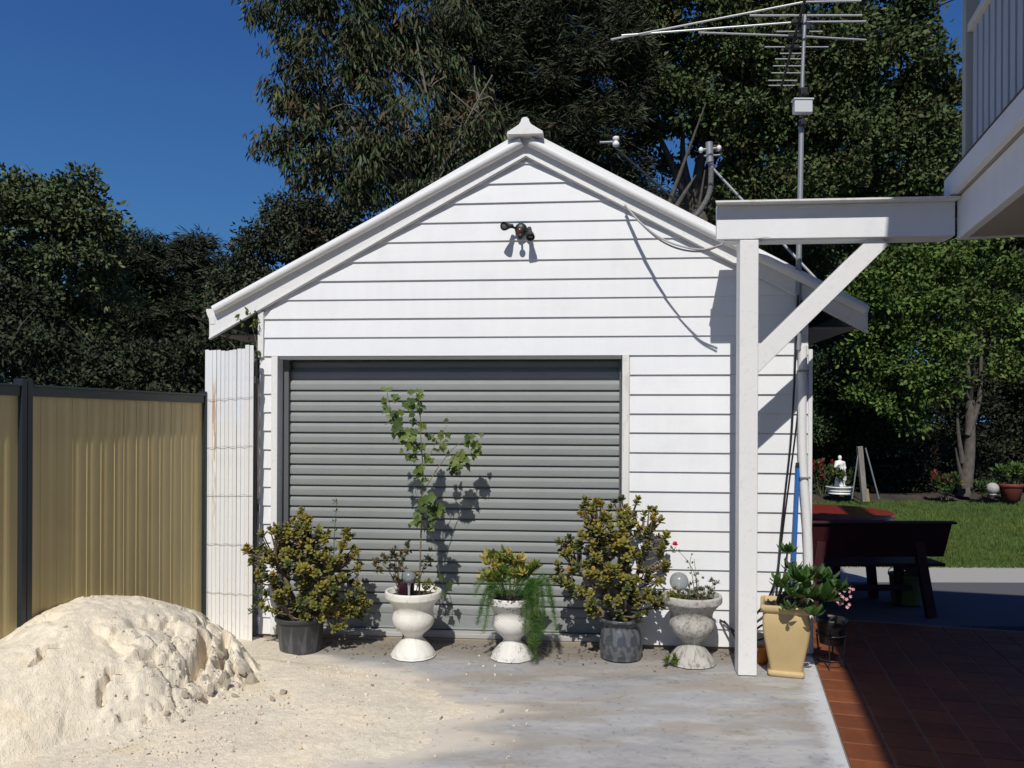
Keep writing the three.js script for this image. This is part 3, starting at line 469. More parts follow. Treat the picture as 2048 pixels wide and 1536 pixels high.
// ------------------------------------------------------------------ sand heap
{
  const X0 = -3.55, X1 = 0.45, Z0 = -6.1, Z1 = -1.9, st = 0.0098, nx = Math.round((X1 - X0) / st), nz = Math.round((Z1 - Z0) / st);
  const ridge = (x, y, s) => 1 - Math.abs(2 * fbm(x, y, 3, 0, s) - 1);
  const cell = (x, y, s) => {                                            // distance to the nearest and second nearest of scattered points, and the nearest one's number
    const ix = Math.floor(x), iy = Math.floor(y); let a = 9, b = 9, id = 0;
    for (let i = -1; i < 2; i++) for (let j = -1; j < 2; j++) { const px = ix + i + 0.1 + 0.8 * hash2(ix + i, iy + j, s), py = iy + j + 0.1 + 0.8 * hash2(ix + i, iy + j, s + 1), d = Math.hypot(px - x, py - y); if (d < a) { b = a; a = d; id = hash2(ix + i, iy + j, s + 2); } else if (d < b) b = d; }
    return [a, b, id];
  };
  const cut = (x, z, cx, cz, ang, len, wid) => { const c = Math.cos(ang), s = Math.sin(ang), u = (x - cx) * c + (z - cz) * s, v = -(x - cx) * s + (z - cz) * c + 0.02 * (fbm(x * 9, z * 9, 3, 0, 555) - 0.5) * 3; return sstep(1, 0.6, Math.abs(u) / len) * (v > 0 ? sstep(wid * 2.6, 0, v) : sstep(-wid * 0.25, 0, v)); };
  const cracks = [];                                                     // filled below: [points, width, depth]
  const height = (x, z) => {
    const wx = x + 0.10 * (fbm(x * 2.3, z * 2.3, 4, 0, 501) - 0.5), wz = z + 0.10 * (fbm(x * 2.3 + 7, z * 2.3, 4, 0, 503) - 0.5);
    const dx = wx + 2.45, dz = wz + 4.70, ax = dx > 0 ? 0.97 : 0.68, az = dz > 0 ? mix(1.4, 0.95, sstep(-0.15, 0.55, dx)) : 0.95;
    const d = Math.pow(Math.pow(Math.abs(dx) / ax, 2.2) + Math.pow(Math.abs(dz) / az, 2.0), 1 / 2.1);
    let h = 0.548 * (1 - Math.pow(Math.min(1, d), 2.15)); h *= 0.9 + 0.1 * sstep(0.0, 0.2, h);
    const body = sstep(0.0, 0.16, h);
    h += body * 0.05 * (fbm(x * 3.1, z * 3.1, 4, 0, 511) - 0.5) + body * 0.018 * (fbm(x * 11, z * 11, 4, 0, 515) - 0.5);
    // crumbling right shoulder: broken lumps with dark gaps
    const sh = sstep(-2.15, -1.92, x) * sstep(0.03, 0.12, h) * sstep(-5.5, -5.2, z), [a, b, id] = cell(x * 6.4 + 0.9 * fbm(x * 7, z * 7, 3, 0, 521), z * 6.4 + 0.9 * fbm(x * 7, z * 7, 3, 0, 523), 530);
    h += sh * ((id - 0.5) * 0.042 - 0.06 * sstep(0.09, 0.0, b - a) * sstep(0.42, 0.62, fbm(x * 4, z * 4, 3, 0, 533)) + 0.02 * (0.5 - a));
    const [a2, b2, id2] = cell(x * 13 + fbm(x * 20, z * 20, 2, 0, 541), z * 13, 545);
    h += (sstep(-2.1, -1.7, x) * sstep(0.42, 0.2, h) * body) * ((id2 - 0.5) * 0.016 - 0.008 * sstep(0.2, 0, b2 - a2));
    h += body * (0.010 * (fbm(x * 26, z * 26, 3, 0, 571) - 0.5) + 0.03 * sstep(0.45, 0.6, fbm(x * 5, z * 5, 3, 0, 575)) * (0.5 - Math.abs(fbm(x * 6.5, z * 6.5, 3, 0, 577) - 0.5) * 2 - 0.3));
    h -= body * 0.024 * sstep(0.93, 1.0, ridge(x * 2.1 + 0.25 * fbm(x * 9, z * 9, 2, 0, 583), z * 2.1 + 0.25 * fbm(x * 9 + 5, z * 9, 2, 0, 585), 587)) * sstep(0.42, 0.62, fbm(x * 1.7, z * 1.7, 3, 0, 589));
    // slumped hollows with a sharp upper lip
    h -= 0.040 * cut(x, z, -2.16, -4.30, 0.25, 0.15, 0.05) + 0.02 * cut(x, z, -2.0, -4.36, -0.3, 0.2, 0.05) + 0.042 * cut(x, z, -2.55, -4.40, 0.1, 0.09, 0.04) + 0.025 * cut(x, z, -2.02, -4.60, -0.5, 0.2, 0.05);
    h += 0.012 * (ridge(x * 2.6, z * 2.6, 551) - 0.6) * body;
    // crumbled toe of the right face
    const toe = sstep(-2.15, -1.9, x) * sstep(-1.1, -1.5, x) * sstep(-4.85, -4.6, z) * sstep(-3.75, -4.0, z), [a3, b3, id3] = toe > 0 ? cell(x * 24 + fbm(x * 30, z * 30, 2, 0, 591), z * 24, 593) : [0, 1, 0];
    let rough = toe * (id3 > 0.55 ? (id3 - 0.55) * 0.028 * sstep(0.0, 0.22, b3 - a3) : 0) - toe * (id3 < 0.12 ? 0.012 * sstep(0.4, 0.2, a3) : 0);
    // low skirt of slumped sand all round the front
    const sk = Math.hypot((wx + 2.4) / (wx > -2.4 ? 1.35 : 2), (wz + 4.5) / 1.75); h = Math.max(h, 0.13 * Math.pow(Math.max(0, 1 - sk), 1.2));
    for (const [pts, wd, dp] of cracks) { let m = 9; for (let i = 0; i < pts.length - 1; i++) { const [ax2, az2] = pts[i], [bx2, bz2] = pts[i + 1], ex = bx2 - ax2, ez = bz2 - az2, t = clamp(((x - ax2) * ex + (z - az2) * ez) / (ex * ex + ez * ez)); m = Math.min(m, Math.hypot(x - ax2 - ex * t, z - az2 - ez * t)); if (m < 0.002) break; } if (m < wd * 2) { const w2 = wd * (0.5 + fbm(x * 14, z * 14, 3, 0, 597)); h -= dp * sstep(w2, w2 * 0.35, m); } }
    h += rough;
    // thin spread over the concrete
    const e = sandEdge(z) - x + 0.34 * (fbm(x * 2.4, z * 4.5, 5, 0, 561) - 0.5);
    const thin = 0.030 * sstep(0, 0.75, e) + 0.004 * sstep(-0.05, 0.14, e) + 0.010 * (fbm(x * 9, z * 9, 4, 0, 565) - 0.5) * sstep(0.02, 0.35, e) + 0.004 * (fbm(x * 34, z * 34, 3, 0, 567) - 0.5) - 0.003;
    const near = sstep(-1.0, -1.5, x) * 0.02;
    return Math.max(h - 0.03 * sstep(0.012, 0, h), thin + near * sstep(0.1, 0.9, e)) - 0.008 * sstep(0.03, -0.2, e);
  };
  const onHeap = (px, py) => { for (let z = 3.0; z < 6.2; z += 0.012) { const p = at(px, py, z); if (p.y <= height(p.x, p.z)) return p; } return gnd(px, py); };
  const crackAt = (list, w, d) => [list.map(([px, py]) => { const p = onHeap(px, py); return [p.x, p.z]; }), w, d];
  cracks.push(...[[[[66, 1330], [83, 1317], [84, 1300]], 0.017, 0.06], [[[84, 1300], [105, 1295], [120, 1294]], 0.011, 0.04], [[[204, 1405], [204, 1372], [218, 1356], [218, 1342], [242, 1340]], 0.019, 0.075], [[[256, 1323], [287, 1318], [302, 1308]], 0.009, 0.03], [[[336, 1317], [353, 1295], [355, 1284]], 0.009, 0.03], [[[413, 1270], [405, 1300], [394, 1334], [386, 1347]], 0.040, 0.125], [[[452, 1264], [453, 1300], [437, 1332]], 0.030, 0.10], [[[494, 1318], [511, 1348], [518, 1378]], 0.028, 0.085], [[[242, 1438], [270, 1435], [292, 1422], [298, 1438], [289, 1448]], 0.012, 0.035], [[[342, 1441], [364, 1438], [386, 1430], [415, 1417]], 0.016, 0.04], [[[298, 1331], [331, 1328], [358, 1339], [382, 1320]], 0.014, 0.04], [[[310, 1260], [332, 1250], [338, 1240]], 0.012, 0.03], [[[350, 1372], [385, 1362], [400, 1370], [430, 1352]], 0.014, 0.035], [[[436, 1380], [455, 1352], [470, 1360]], 0.014, 0.035]].map((c) => crackAt(...c)));
  const pos = new Float32Array((nx + 1) * (nz + 1) * 3), uv = new Float32Array((nx + 1) * (nz + 1) * 2), idx = [], H = new Float32Array((nx + 1) * (nz + 1));
  for (let j = 0; j <= nz; j++) for (let i = 0; i <= nx; i++) { const k = j * (nx + 1) + i, x = X0 + i * st, z = Z0 + j * st, h = height(x, z); H[k] = h; pos.set([x, h, z], k * 3); uv.set([x, z], k * 2); }
  for (let j = 0; j < nz; j++) for (let i = 0; i < nx; i++) { const a = j * (nx + 1) + i, b = a + nx + 1; if (Math.max(H[a], H[a + 1], H[b], H[b + 1]) < -0.0095) continue; idx.push(a, b, a + 1, a + 1, b, b + 1); }
  const g = new THREE.BufferGeometry(); g.setAttribute('position', new THREE.BufferAttribute(pos, 3)); g.setAttribute('uv', new THREE.BufferAttribute(uv, 2)); g.setIndex(idx); g.computeVertexNormals();
  const heap = thing('sand_heap', 'large heap of pale building sand spilling over the concrete', 'sand heap', V(0, 0, 0));
  mesh('heap', g, M.sand, heap);
  // loose lumps
  const r = rng(61), rock = [0, 1, 2].map((s) => { const q = mergeVertices(new THREE.IcosahedronGeometry(1, 3).deleteAttribute('uv').deleteAttribute('normal')), p = q.attributes.position; for (let i = 0; i < p.count; i++) { const x = p.getX(i), y = p.getY(i), z = p.getZ(i), f = Math.max(Math.abs(x * 0.9 + y * 0.45), Math.abs(y * 0.9 - z * 0.5), Math.abs(z * 0.85 + x * 0.5)), k = (0.62 / Math.max(0.55, f)) * (0.72 + 0.75 * fbm(x * 2.1 + s * 9 + 5 + z, y * 2.1 + z * 1.7 + 5, 4, 0, 571)); p.setXYZ(i, x * k, y * k * 0.7, z * k); } q.computeVertexNormals(); return metric(q); });
  for (const [px, py, s] of [[506, 1366, 0.04], [484, 1348, 0.035], [566, 1388, 0.026], [438, 1310, 0.035], [452, 1372, 0.03], [420, 1385, 0.026], [395, 1398, 0.03], [372, 1392, 0.026], [470, 1395, 0.024], [330, 1430, 0.02], [545, 1402, 0.02]]) { const p = onHeap(px, py), o = mesh('sand_lump', rock[Math.floor(r() * 3)], M.clod, heap); o.position.copy(p).add(V(0, s * 0.2, 0)); o.scale.set(s * (0.9 + r() * 0.5), s * (0.8 + r() * 0.5), s); o.rotation.set(r() * 6, r() * 6, r() * 6); }
  const n = 1700, im = new THREE.InstancedMesh(rock[1], mat({ c: [1, 1, 1], roughness: 0.97 }), n), m4 = new THREE.Matrix4(), q = new THREE.Quaternion(), col = new THREE.Color();
  for (let i = 0; i < n; i++) {
    let x, z; if (i < 1250) { x = -2.3 + r() * 1.6; z = -5.2 + r() * 1.9; if (fbm(x * 3, z * 3, 3, 0, 581) < 0.4 + 0.2 * Math.abs(x + 1.6)) { x = -1.9 + r() * 0.6; z = -4.6 + r() * 0.9; } } else { x = -2.9 + r() * 3; z = -5.5 + r() * 2.4; }
    const s = 0.002 + 0.008 * Math.pow(r(), 3.6), h = Math.max(0, height(x, z)), k = 0.8 + r() * 0.3, dark = r() < 0.07 ? 0.4 : 1;
    m4.compose(V(x, h + s * 0.25, z), q.setFromEuler(new THREE.Euler(r() * 6, r() * 6, r() * 6)), V(s * (0.8 + r()), s, s * (0.8 + r() * 0.6))); im.setMatrixAt(i, m4);
    im.setColorAt(i, col.setRGB(0.66 * k * dark, 0.58 * k * dark, 0.465 * k * dark));
  }
  im.name = 'grit'; im.userData.kind = 'stuff'; im.castShadow = true; heap.add(im);
}

// ------------------------------------------------------------------ TV antenna, its mast and stay; service riser; wires
{
  const zb = 5.52, t = thing('television_antenna', 'tall grey television antenna with many rods on a mast', 'antenna', (() => { const p = onWall(1598, 700, 0.09); return p; })(), 0);
  const o = t.position, L = (p) => p.clone().sub(o), P = (x, y, z) => L(at(x, y, z));
  mesh('mast', taper([P(1597, 700, zb), P(1597, 560, zb), P(1600, 400, zb), P(1603, 240, zb)], 0.02, 0.018, 10), M.galv, t);
  mesh('upper_mast', taper([P(1603, 236, zb), P(1606, 120, zb), P(1610, 30, zb)], 0.014, 0.013, 8), M.galv, t);
  const b = P(1605, 215, zb - 0.03); mesh('junction_box', rbox(0.125, 0.088, 0.055, b.x, b.y, b.z, 0.008), M.boxGrey, t); mesh('box_lip', rbox(0.138, 0.012, 0.065, b.x, b.y + 0.05, b.z, 0.003), M.boxGrey, t);
  mesh('clamp', merge([rbox(0.05, 0.05, 0.05, P(1603, 188, zb).x, P(1603, 188, zb).y, 0, 0.006), rbox(0.045, 0.035, 0.05, P(1602, 250, zb).x, P(1602, 250, zb).y, 0, 0.006)]), M.black, t);
  const zOf = (y) => 2.86 * FOCAL / (845 - y), bx = (y) => mix(1612, 1563, (y + 10) / 182);
  mesh('boom', rod(P(bx(-25), -25, zOf(-25)), P(bx(176), 176, zOf(176)), 0.011), M.blackMetal, t);
  mesh('clamp', rbox(0.07, 0.09, 0.07, P(1609, 52, zOf(48)).x, P(1609, 52, zOf(48)).y, P(1609, 52, zOf(48)).z, 0.01), M.black, t);
  const el = (y, xl, xr, dl = 0, dr = 0, r = 0.0055) => { const z = zOf(y), c = bx(y); mesh('element', merge([rod(P(c, y, z), P(xl, y + dl, zOf(y + dl)), r, 6), rod(P(c, y, z), P(xr, y + dr, zOf(y + dr)), r, 6)]), M.alu, t); };
  el(4, 1222, 1722, 75, -2, 0.007); el(44, 1243, 1732, 27, -1, 0.007); el(72, 1397, 1732, -7, 8, 0.007); el(31, 1499, 1724, 0, 0, 0.007); el(-12, 1400, 1800, 6, 0, 0.007);
  for (const [y, a, c] of [[63, 1553, 1645], [94, 1529, 1657], [107, 1560, 1606], [118, 1550, 1608], [132, 1546, 1604], [146, 1543, 1602], [161, 1536, 1594], [171, 1537, 1590]]) el(y, a, c, 0, 0, 0.0045);
  for (const y of [44, 72, 94]) { const p = P(bx(y), y, zOf(y)); mesh('insulator', rbox(0.11, 0.03, 0.03, p.x, p.y, p.z, 0.006), M.black, t); }
  tag(mesh('antenna_stay', merge([rod(at(1425, 336, 6.5), at(1648, 575, 5.75), 0.0105), new THREE.SphereGeometry(0.028, 10, 8).translate(...at(1424, 335, 6.5).toArray())]), M.galv), 'thin grey stay rod sloping behind the white beam', 'stay rod');
}
{
  const z = 6.5, t = thing('service_riser', 'bent grey electricity conduit with insulators rising behind the roof', 'conduit', at(1386, 436, z));
  const P = (x, y) => at(x, y, z).sub(t.position);
  mesh('conduit', tube([P(1384, 440), P(1402, 418), P(1418, 388), P(1422, 350), P(1421, 300)], 0.022, 10, 30), M.grey, t);
  mesh('head', merge([rod(P(1420, 325), P(1418, 285), 0.03, 10), rod(P(1402, 300), P(1438, 296), 0.012), rod(P(1408, 312), P(1440, 310), 0.008)]), M.galv, t);
  for (const [x, y] of [[1402, 300], [1438, 296], [1425, 334]]) mesh('insulator', new THREE.SphereGeometry(0.02, 12, 8).scale(1, 1.2, 1).translate(...P(x, y).toArray()), M.paintTrim, t);
  const c = thing('wire_insulator', 'small white insulator on a bracket right of the roof peak', 'insulator', at(1232, 283, 8)); mesh('knob', lathe(smoothProfile([[0.004, -0.05], [0.03, -0.045], [0.034, -0.02], [0.02, 0], [0.032, 0.02], [0.03, 0.045], [0.004, 0.05]], 3), 16), M.marble, c); mesh('bracket', rod(V(0, 0, -0.01), V(-0.16, 0.0, -0.03), 0.012), M.galv, c); mesh('stay', rod(V(0.0, -0.07, 0), at(1352, 402, 7.4).sub(c.position), 0.012), M.blackMetal, c);
  const a = at(1640, 98, 9), b = at(1780, 54, 8.2), e = at(1915, -4, 7.2); tag(mesh('overhead_cable', tube([at(1420, 296, 11), a, b, e, at(2060, -60, 6.6)], 0.006, 5, 60), M.black), 'thin black overhead cable crossing the sky at top right', 'cable');
  // slack twin cable between the barge board and the beam
  const k = [[1250, 410, 0.075], [1283, 447, 0.19], [1325, 478, 0.31], [1368, 494, 0.42], [1410, 499, 0.52], [1447, 488, 0.60]];
  const mk = (dx, dy, dw) => tube(k.map(([x, y, w], i) => onWall(x + dx * Math.sin(i * 1.3), y + dy * Math.min(i, 5 - i), w + dw)), 0.0065, 7, 40);
  tag(mesh('slack_cable', merge([mk(0, 0, 0), mk(2, 3, -0.02)]), mat({ c: [0.42, 0.41, 0.39], roughness: 0.6 })), 'slack pale cable sagging from the gable to the white beam', 'cable');
  // black leads running down beside the mast to the ground
  const w1 = [[1596, 590, 0.11], [1592, 690, 0.06], [1588, 780, 0.05], [1582, 880, 0.05], [1570, 990, 0.05], [1562, 1070, 0.06], [1557, 1130, 0.1], [1540, 1190, 0.14], [1518, 1222, 0.1], [1500, 1240, 0.06]].map(([x, y, w]) => onWall(x, y, w));
  const w2 = [[1603, 600, 0.11], [1600, 690, 0.05], [1598, 800, 0.045], [1592, 860, 0.045], [1579, 960, 0.045], [1566, 1060, 0.05], [1556, 1150, 0.07], [1548, 1240, 0.08], [1530, 1275, 0.06], [1505, 1280, 0.05], [1468, 1262, 0.04], [1448, 1242, 0.05]].map(([x, y, w]) => onWall(x, y, w));
  tag(mesh('antenna_lead', merge([tube(w1, 0.0075, 7, 80), tube(w2, 0.006, 7, 90)]), M.black), 'black antenna leads hanging down the right corner to the ground', 'cable');
  const w3 = [[1440, 1240, 0.03], [1455, 1250, 0.1], [1470, 1275, 0.13], [1476, 1298, 0.14], [1500, 1270, 0.1], [1530, 1250, 0.12], [1546, 1290, 0.14], [1530, 1305, 0.12], [1508, 1280, 0.1]].map(([x, y, w]) => { const p = onWall(x, y, w); p.y = Math.max(p.y, 0.012); return p; });
  tag(mesh('loose_cable', tube(w3, 0.0075, 7, 80), M.black), 'tangle of loose black cable at the foot of the white wall', 'cable');
}
// blue pole leaning on the wall
{
  const a = onWall(1596, 930, 0.045), b = gnd(1580, 1318), t = thing('blue_pole', 'blue pole leaning on the white wall behind the tan planter', 'pole', b), d = a.clone().sub(b);
  mesh('shaft', rod(V(0, 0.006, 0), d, 0.0145, 14), M.blue, t); mesh('end_cap', rod(d.clone().multiplyScalar(0.985), d.clone().multiplyScalar(1.012), 0.0165, 14), M.black, t);
}

// ------------------------------------------------------------------ leaves
function leafShape(L, W, cup = 0.12, seg = 3, droop = 0.2, tip = 0.55) {      // a pointed or rounded blade along +y, folded a little along its midrib; returns flat coordinates
  const c = [], at2 = (t) => W * Math.pow(Math.sin(Math.PI * Math.pow(t, tip)), 0.8) / 2;
  for (let i = 0; i < seg; i++) {
    const t0 = i / seg, t1 = (i + 1) / seg, w0 = at2(Math.max(0.02, t0)), w1 = at2(Math.min(0.985, t1)), y0 = L * t0, y1 = L * t1, z0 = -droop * L * t0 * t0, z1 = -droop * L * t1 * t1, k = cup;
    for (const s of [-1, 1]) { const A = [0, y0, z0], B = [0, y1, z1], C = [s * w1, y1, z1 + k * w1], D = [s * w0, y0, z0 + k * w0], f = s > 0 ? [A, D, C, A, C, B] : [A, C, D, A, B, C]; for (const q of f) c.push(...q); }
  }
  return c;
}
function placed(c, m4) { const v = V(0, 0, 0), o = []; for (let i = 0; i < c.length; i += 3) { v.set(c[i], c[i + 1], c[i + 2]).applyMatrix4(m4); o.push(v.x, v.y, v.z); } return o; }
const eul = (x, y, z) => new THREE.Matrix4().makeRotationFromEuler(new THREE.Euler(x, y, z, 'YXZ'));
const aim = (d, roll = 0) => { const q = new THREE.Quaternion().setFromUnitVectors(V(0, 1, 0), d.clone().normalize()); return new THREE.Matrix4().makeRotationFromQuaternion(q).multiply(new THREE.Matrix4().makeRotationY(roll)); };
function soften(g, k = 0.6) { return g; }
function rosette(r, n, L, W, open, thick = 0) {                          // leaves round a stem tip
  let c = [];
  for (let i = 0; i < n; i++) { const a = i * 2.4 + r() * 0.5, tilt = open * (0.35 + 0.75 * (1 - i / n)) + (r() - 0.5) * 0.3, s = (0.7 + 0.3 * (1 - i / n)) * (0.85 + r() * 0.3); c = c.concat(placed(leafShape(L * s, W * s, 0.25, 3, 0.12, 0.75), new THREE.Matrix4().makeTranslation(0, (i / n) * L * 0.35, 0).multiply(eul(tilt, a, 0)))); }
  return hull(c);
}

// ------------------------------------------------------------------ pots and urns
const urnProfile = (k = 1) => [...smoothProfile([[0.005, 0.002], [0.142, 0.003], [0.149, 0.016], [0.143, 0.034], [0.120, 0.066], [0.092, 0.098], [0.072, 0.116], [0.064, 0.130], [0.066, 0.146], [0.086, 0.168], [0.120, 0.196], [0.140, 0.230], [0.144, 0.26], [0.139, 0.288], [0.134, 0.312], [0.138, 0.338], [0.156, 0.366], [0.178, 0.392]], 4), [0.186, 0.398], [0.191, 0.402], [0.195, 0.410], [0.195, 0.440], [0.192, 0.449], [0.184, 0.452], [0.172, 0.449], [0.163, 0.42], [0.14, 0.40], [0.004, 0.398]].map(([r, y]) => [r * k, y * k]);
function urn(px, py, k, m, label, seed) {
  const t = thing('garden_urn', label, 'urn', gnd(px, py).add(V(0, 0, -0.12)), seed), g = lathe(urnProfile(k), 48), p = g.attributes.position;
  for (let i = 0; i < p.count; i++) { const x = p.getX(i), y = p.getY(i), z = p.getZ(i), a = Math.atan2(z, x), low = sstep(0.13, 0.0, y), cx2 = Math.cos(a), sx2 = Math.sin(a), q = 1 + low * 0.022 * Math.sin(a * 11 + seed) * Math.sin(y * 110) + low * 0.07 * (fbm(cx2 * 3 + 9, sx2 * 3 + y * 30 + seed * 3, 4, 0, 601) - 0.5) + 0.006 * (fbm(cx2 * 2 + 5, sx2 * 2 + y * 9 + seed, 3, 0, 605) - 0.5); p.setXYZ(i, x * q, y, z * q); }
  g.computeVertexNormals(); mesh('body', g, m, t);
  mesh('soil', metric(new THREE.CircleGeometry(0.163 * k, 24).rotateX(-Math.PI / 2).translate(0, 0.415 * k, 0)), M.soil, t);
  return t;
}
const urn1 = urn(822, 1322, 1.0, M.urn, 'white urn with a cream foot below the tall vine', 0.3);
const urn2 = urn(1024, 1326, 0.94, M.urnSpot, 'spotted white urn half covered by trailing fern', 2.2);
const urn3 = urn(1391, 1337, 1.02, M.urnGrey, 'weathered grey urn beside the white post', 4.1);
const top = (u, h = 0.42) => u.position.clone().add(V(0, h, 0));

function tub(name, label, px, py, rt, rb, h, m, extra) {
  const t = thing(name, label, 'plant pot', gnd(px, py).add(V(0, 0, -rb)), 0);
  mesh('body', lathe([[0.003, 0.002], [rb - 0.006, 0.002], [rb, 0.01], [rt - 0.006, h - 0.03], [rt + 0.006, h - 0.028], [rt + 0.009, h - 0.004], [rt + 0.004, h], [rt - 0.008, h], [rt - 0.014, h - 0.03], [rb, h - 0.04], [0.003, h - 0.045]], 40), m, t);
  mesh('soil', metric(new THREE.CircleGeometry(rt - 0.012, 24).rotateX(-Math.PI / 2).translate(0, h - 0.028, 0)), M.soil, t);
  return t;
}
const pot1 = tub('plastic_pot', 'large black plastic nursery pot at the left corner', 590, 1312, 0.168, 0.140, 0.245, M.plastic);
// glazed dark pot of the second jade plant
const pot2 = thing('glazed_pot', 'dark blue grey pot with painted leaf shade between the fern urn and grey urn', 'plant pot', gnd(1247, 1327).add(V(0, 0, -0.13)));
mesh('body', lathe(smoothProfile([[0.004, 0.003], [0.125, 0.004], [0.138, 0.03], [0.146, 0.08], [0.142, 0.14], [0.130, 0.19], [0.118, 0.225], [0.126, 0.245], [0.150, 0.262], [0.152, 0.278], [0.140, 0.28], [0.12, 0.262], [0.004, 0.255]], 5), 44), M.glazeLeafShade, pot2);
mesh('soil', metric(new THREE.CircleGeometry(0.122, 20).rotateX(-Math.PI / 2).translate(0, 0.264, 0)), M.soil, pot2);
// tan square planter
const planter = thing('tan_planter', 'square tapered tan planter right of the white post', 'planter', gnd(1593, 1357).add(V(-0.03, 0, -0.11)), -0.31);
{
  const ring = (w, y, b) => { const h = w / 2, o = []; for (const [sx, sz] of [[1, 1], [-1, 1], [-1, -1], [1, -1]]) { const a0 = Math.atan2(sz, sx); for (let k = -2; k <= 2; k++) { const a = a0 + k * 0.39; o.push([sx * (h - b) + b * Math.cos(a), y, sz * (h - b) + b * Math.sin(a)]); } } return o; };
  const loft = (rings) => { const c = []; for (let i = 0; i < rings.length - 1; i++) { const A = rings[i], B = rings[i + 1], n = A.length; for (let k = 0; k < n; k++) { const m = (k + 1) % n; for (const q of [A[k], B[k], B[m], A[k], B[m], A[m]]) c.push(...q); } } return hull(c); };
  const smooth = (g) => { const q = mergeVertices(g.deleteAttribute('uv').deleteAttribute('normal'), 1e-4); q.computeVertexNormals(); return metric(q); };
  const pr = smoothProfile([[0.196, 0.040], [0.205, 0.07], [0.235, 0.15], [0.268, 0.24], [0.284, 0.31], [0.286, 0.35], [0.279, 0.385], [0.270, 0.405]], 3);
  mesh('body', smooth(loft(pr.map(([w, y]) => ring(w, y, 0.022)))), M.tan, planter);
  mesh('foot', smooth(loft([[0.02, 0.001], [0.205, 0.001], [0.221, 0.01], [0.224, 0.022], [0.218, 0.034], [0.196, 0.0405]].map(([w, y]) => ring(w, y, Math.min(0.02, w / 3))))), M.tan, planter);
  mesh('rim', smooth(loft([[0.270, 0.405], [0.284, 0.410], [0.306, 0.422], [0.314, 0.436], [0.312, 0.452], [0.302, 0.458], [0.272, 0.458], [0.262, 0.43], [0.25, 0.41]].map(([w, y]) => ring(w, y, 0.02)))), M.tan, planter);
  mesh('soil', metric(new THREE.PlaneGeometry(0.255, 0.255).rotateX(-Math.PI / 2).translate(0, 0.428, 0)), M.soil, planter);
}

// ------------------------------------------------------------------ jade plants
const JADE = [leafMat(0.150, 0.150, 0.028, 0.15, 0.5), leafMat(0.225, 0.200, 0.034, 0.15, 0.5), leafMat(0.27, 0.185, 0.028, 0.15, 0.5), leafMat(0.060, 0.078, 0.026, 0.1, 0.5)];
function jadeLeaf(L, W) { const g = new THREE.SphereGeometry(1, 7, 5), p = g.attributes.position; for (let i = 0; i < p.count; i++) { const y = p.getY(i), w = 0.62 + 0.38 * sstep(-1, 0.5, y); p.setXYZ(i, p.getX(i) * W / 2 * w, (y + 1) * L / 2, p.getZ(i) * W * 0.17 + 0.10 * L * (y + 1) * (y + 1) / 4); } g.deleteAttribute('uv'); return g; }
const jadeCluster = [0, 1, 2, 3].map((s) => { const r = rng(700 + s), out = []; for (let i = 0; i < 9; i++) { const L = 0.036 + r() * 0.014, g = jadeLeaf(L, L * 0.72); g.applyMatrix4(new THREE.Matrix4().makeTranslation(0, i * 0.003, 0).multiply(eul(0.25 + 1.15 * (1 - i / 9) + (r() - 0.5) * 0.3, i * 2.4 + r() * 0.4, 0))); g.computeVertexNormals(); out.push(g); } return merge(out); });
function jade(label, pos, tips, seed, stemBase) {                        // tips: rosette places relative to pos; stems fork from a few main limbs
  const t = thing('jade_plant', label, 'jade plant', pos), r = rng(seed);
  const mains = stemBase.map((q) => q), stemMat = mat({ c: [0.19, 0.145, 0.10], map: T.grey, bump: T.grain, bs: 0.003, roughness: 0.9 }); stemMat.map = null;
  const mb = mains.map(([a, b, c]) => { mesh('limb', taper([a, b, c], 0.022, 0.010, 8), stemMat, t); return new THREE.CatmullRomCurve3([a, b, c]); });
  const twigs = [];
  tips.forEach((p, i) => {
    let best = null, bd = 9; for (const c of mb) for (let k = 2; k <= 10; k++) { const q = c.getPoint(k / 10), d = q.distanceTo(p) + (q.y > p.y ? 0.3 : 0); if (d < bd) { bd = d; best = q; } }
    const mid = best.clone().lerp(p, 0.55).add(V((r() - 0.5) * 0.03, -0.012, (r() - 0.5) * 0.03)); twigs.push(taper([best, mid, p], 0.008, 0.004, 5, 5));
    const out = p.clone().sub(V(0, p.y * 0.35 + 0.05, 0)).normalize(), d = out.multiplyScalar(0.7).add(V((r() - 0.5) * 0.8, 0.7, (r() - 0.5) * 0.8 + 0.25)).normalize();
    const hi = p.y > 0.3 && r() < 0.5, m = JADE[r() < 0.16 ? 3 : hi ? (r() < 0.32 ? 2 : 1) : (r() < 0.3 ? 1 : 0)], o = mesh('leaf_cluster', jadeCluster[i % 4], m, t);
    o.position.copy(p); o.quaternion.setFromUnitVectors(V(0, 1, 0), d); o.rotateY(r() * 6.28); o.scale.setScalar(0.64 + r() * 0.34);
  });
  mesh('twigs', merge(twigs), stemMat, t);
  return t;
}
function blobTips(lobes, total, r) {                                     // points spread over the skins of overlapping lobes
  const o = [], sum = lobes.reduce((s, l) => s + l[3] * l[3], 0);
  for (const [x, y, z, R, sq = 1] of lobes) for (let i = 0; i < total * R * R / sum; i++) { const a = r() * 6.28, u = r() * 2 - 1, s = Math.sqrt(1 - u * u), k = 0.5 + 0.5 * Math.sqrt(r()); o.push(V(x + R * k * s * Math.cos(a), y + R * k * u * sq, z + R * k * s * Math.sin(a) * 0.9)); }
  return o;
}
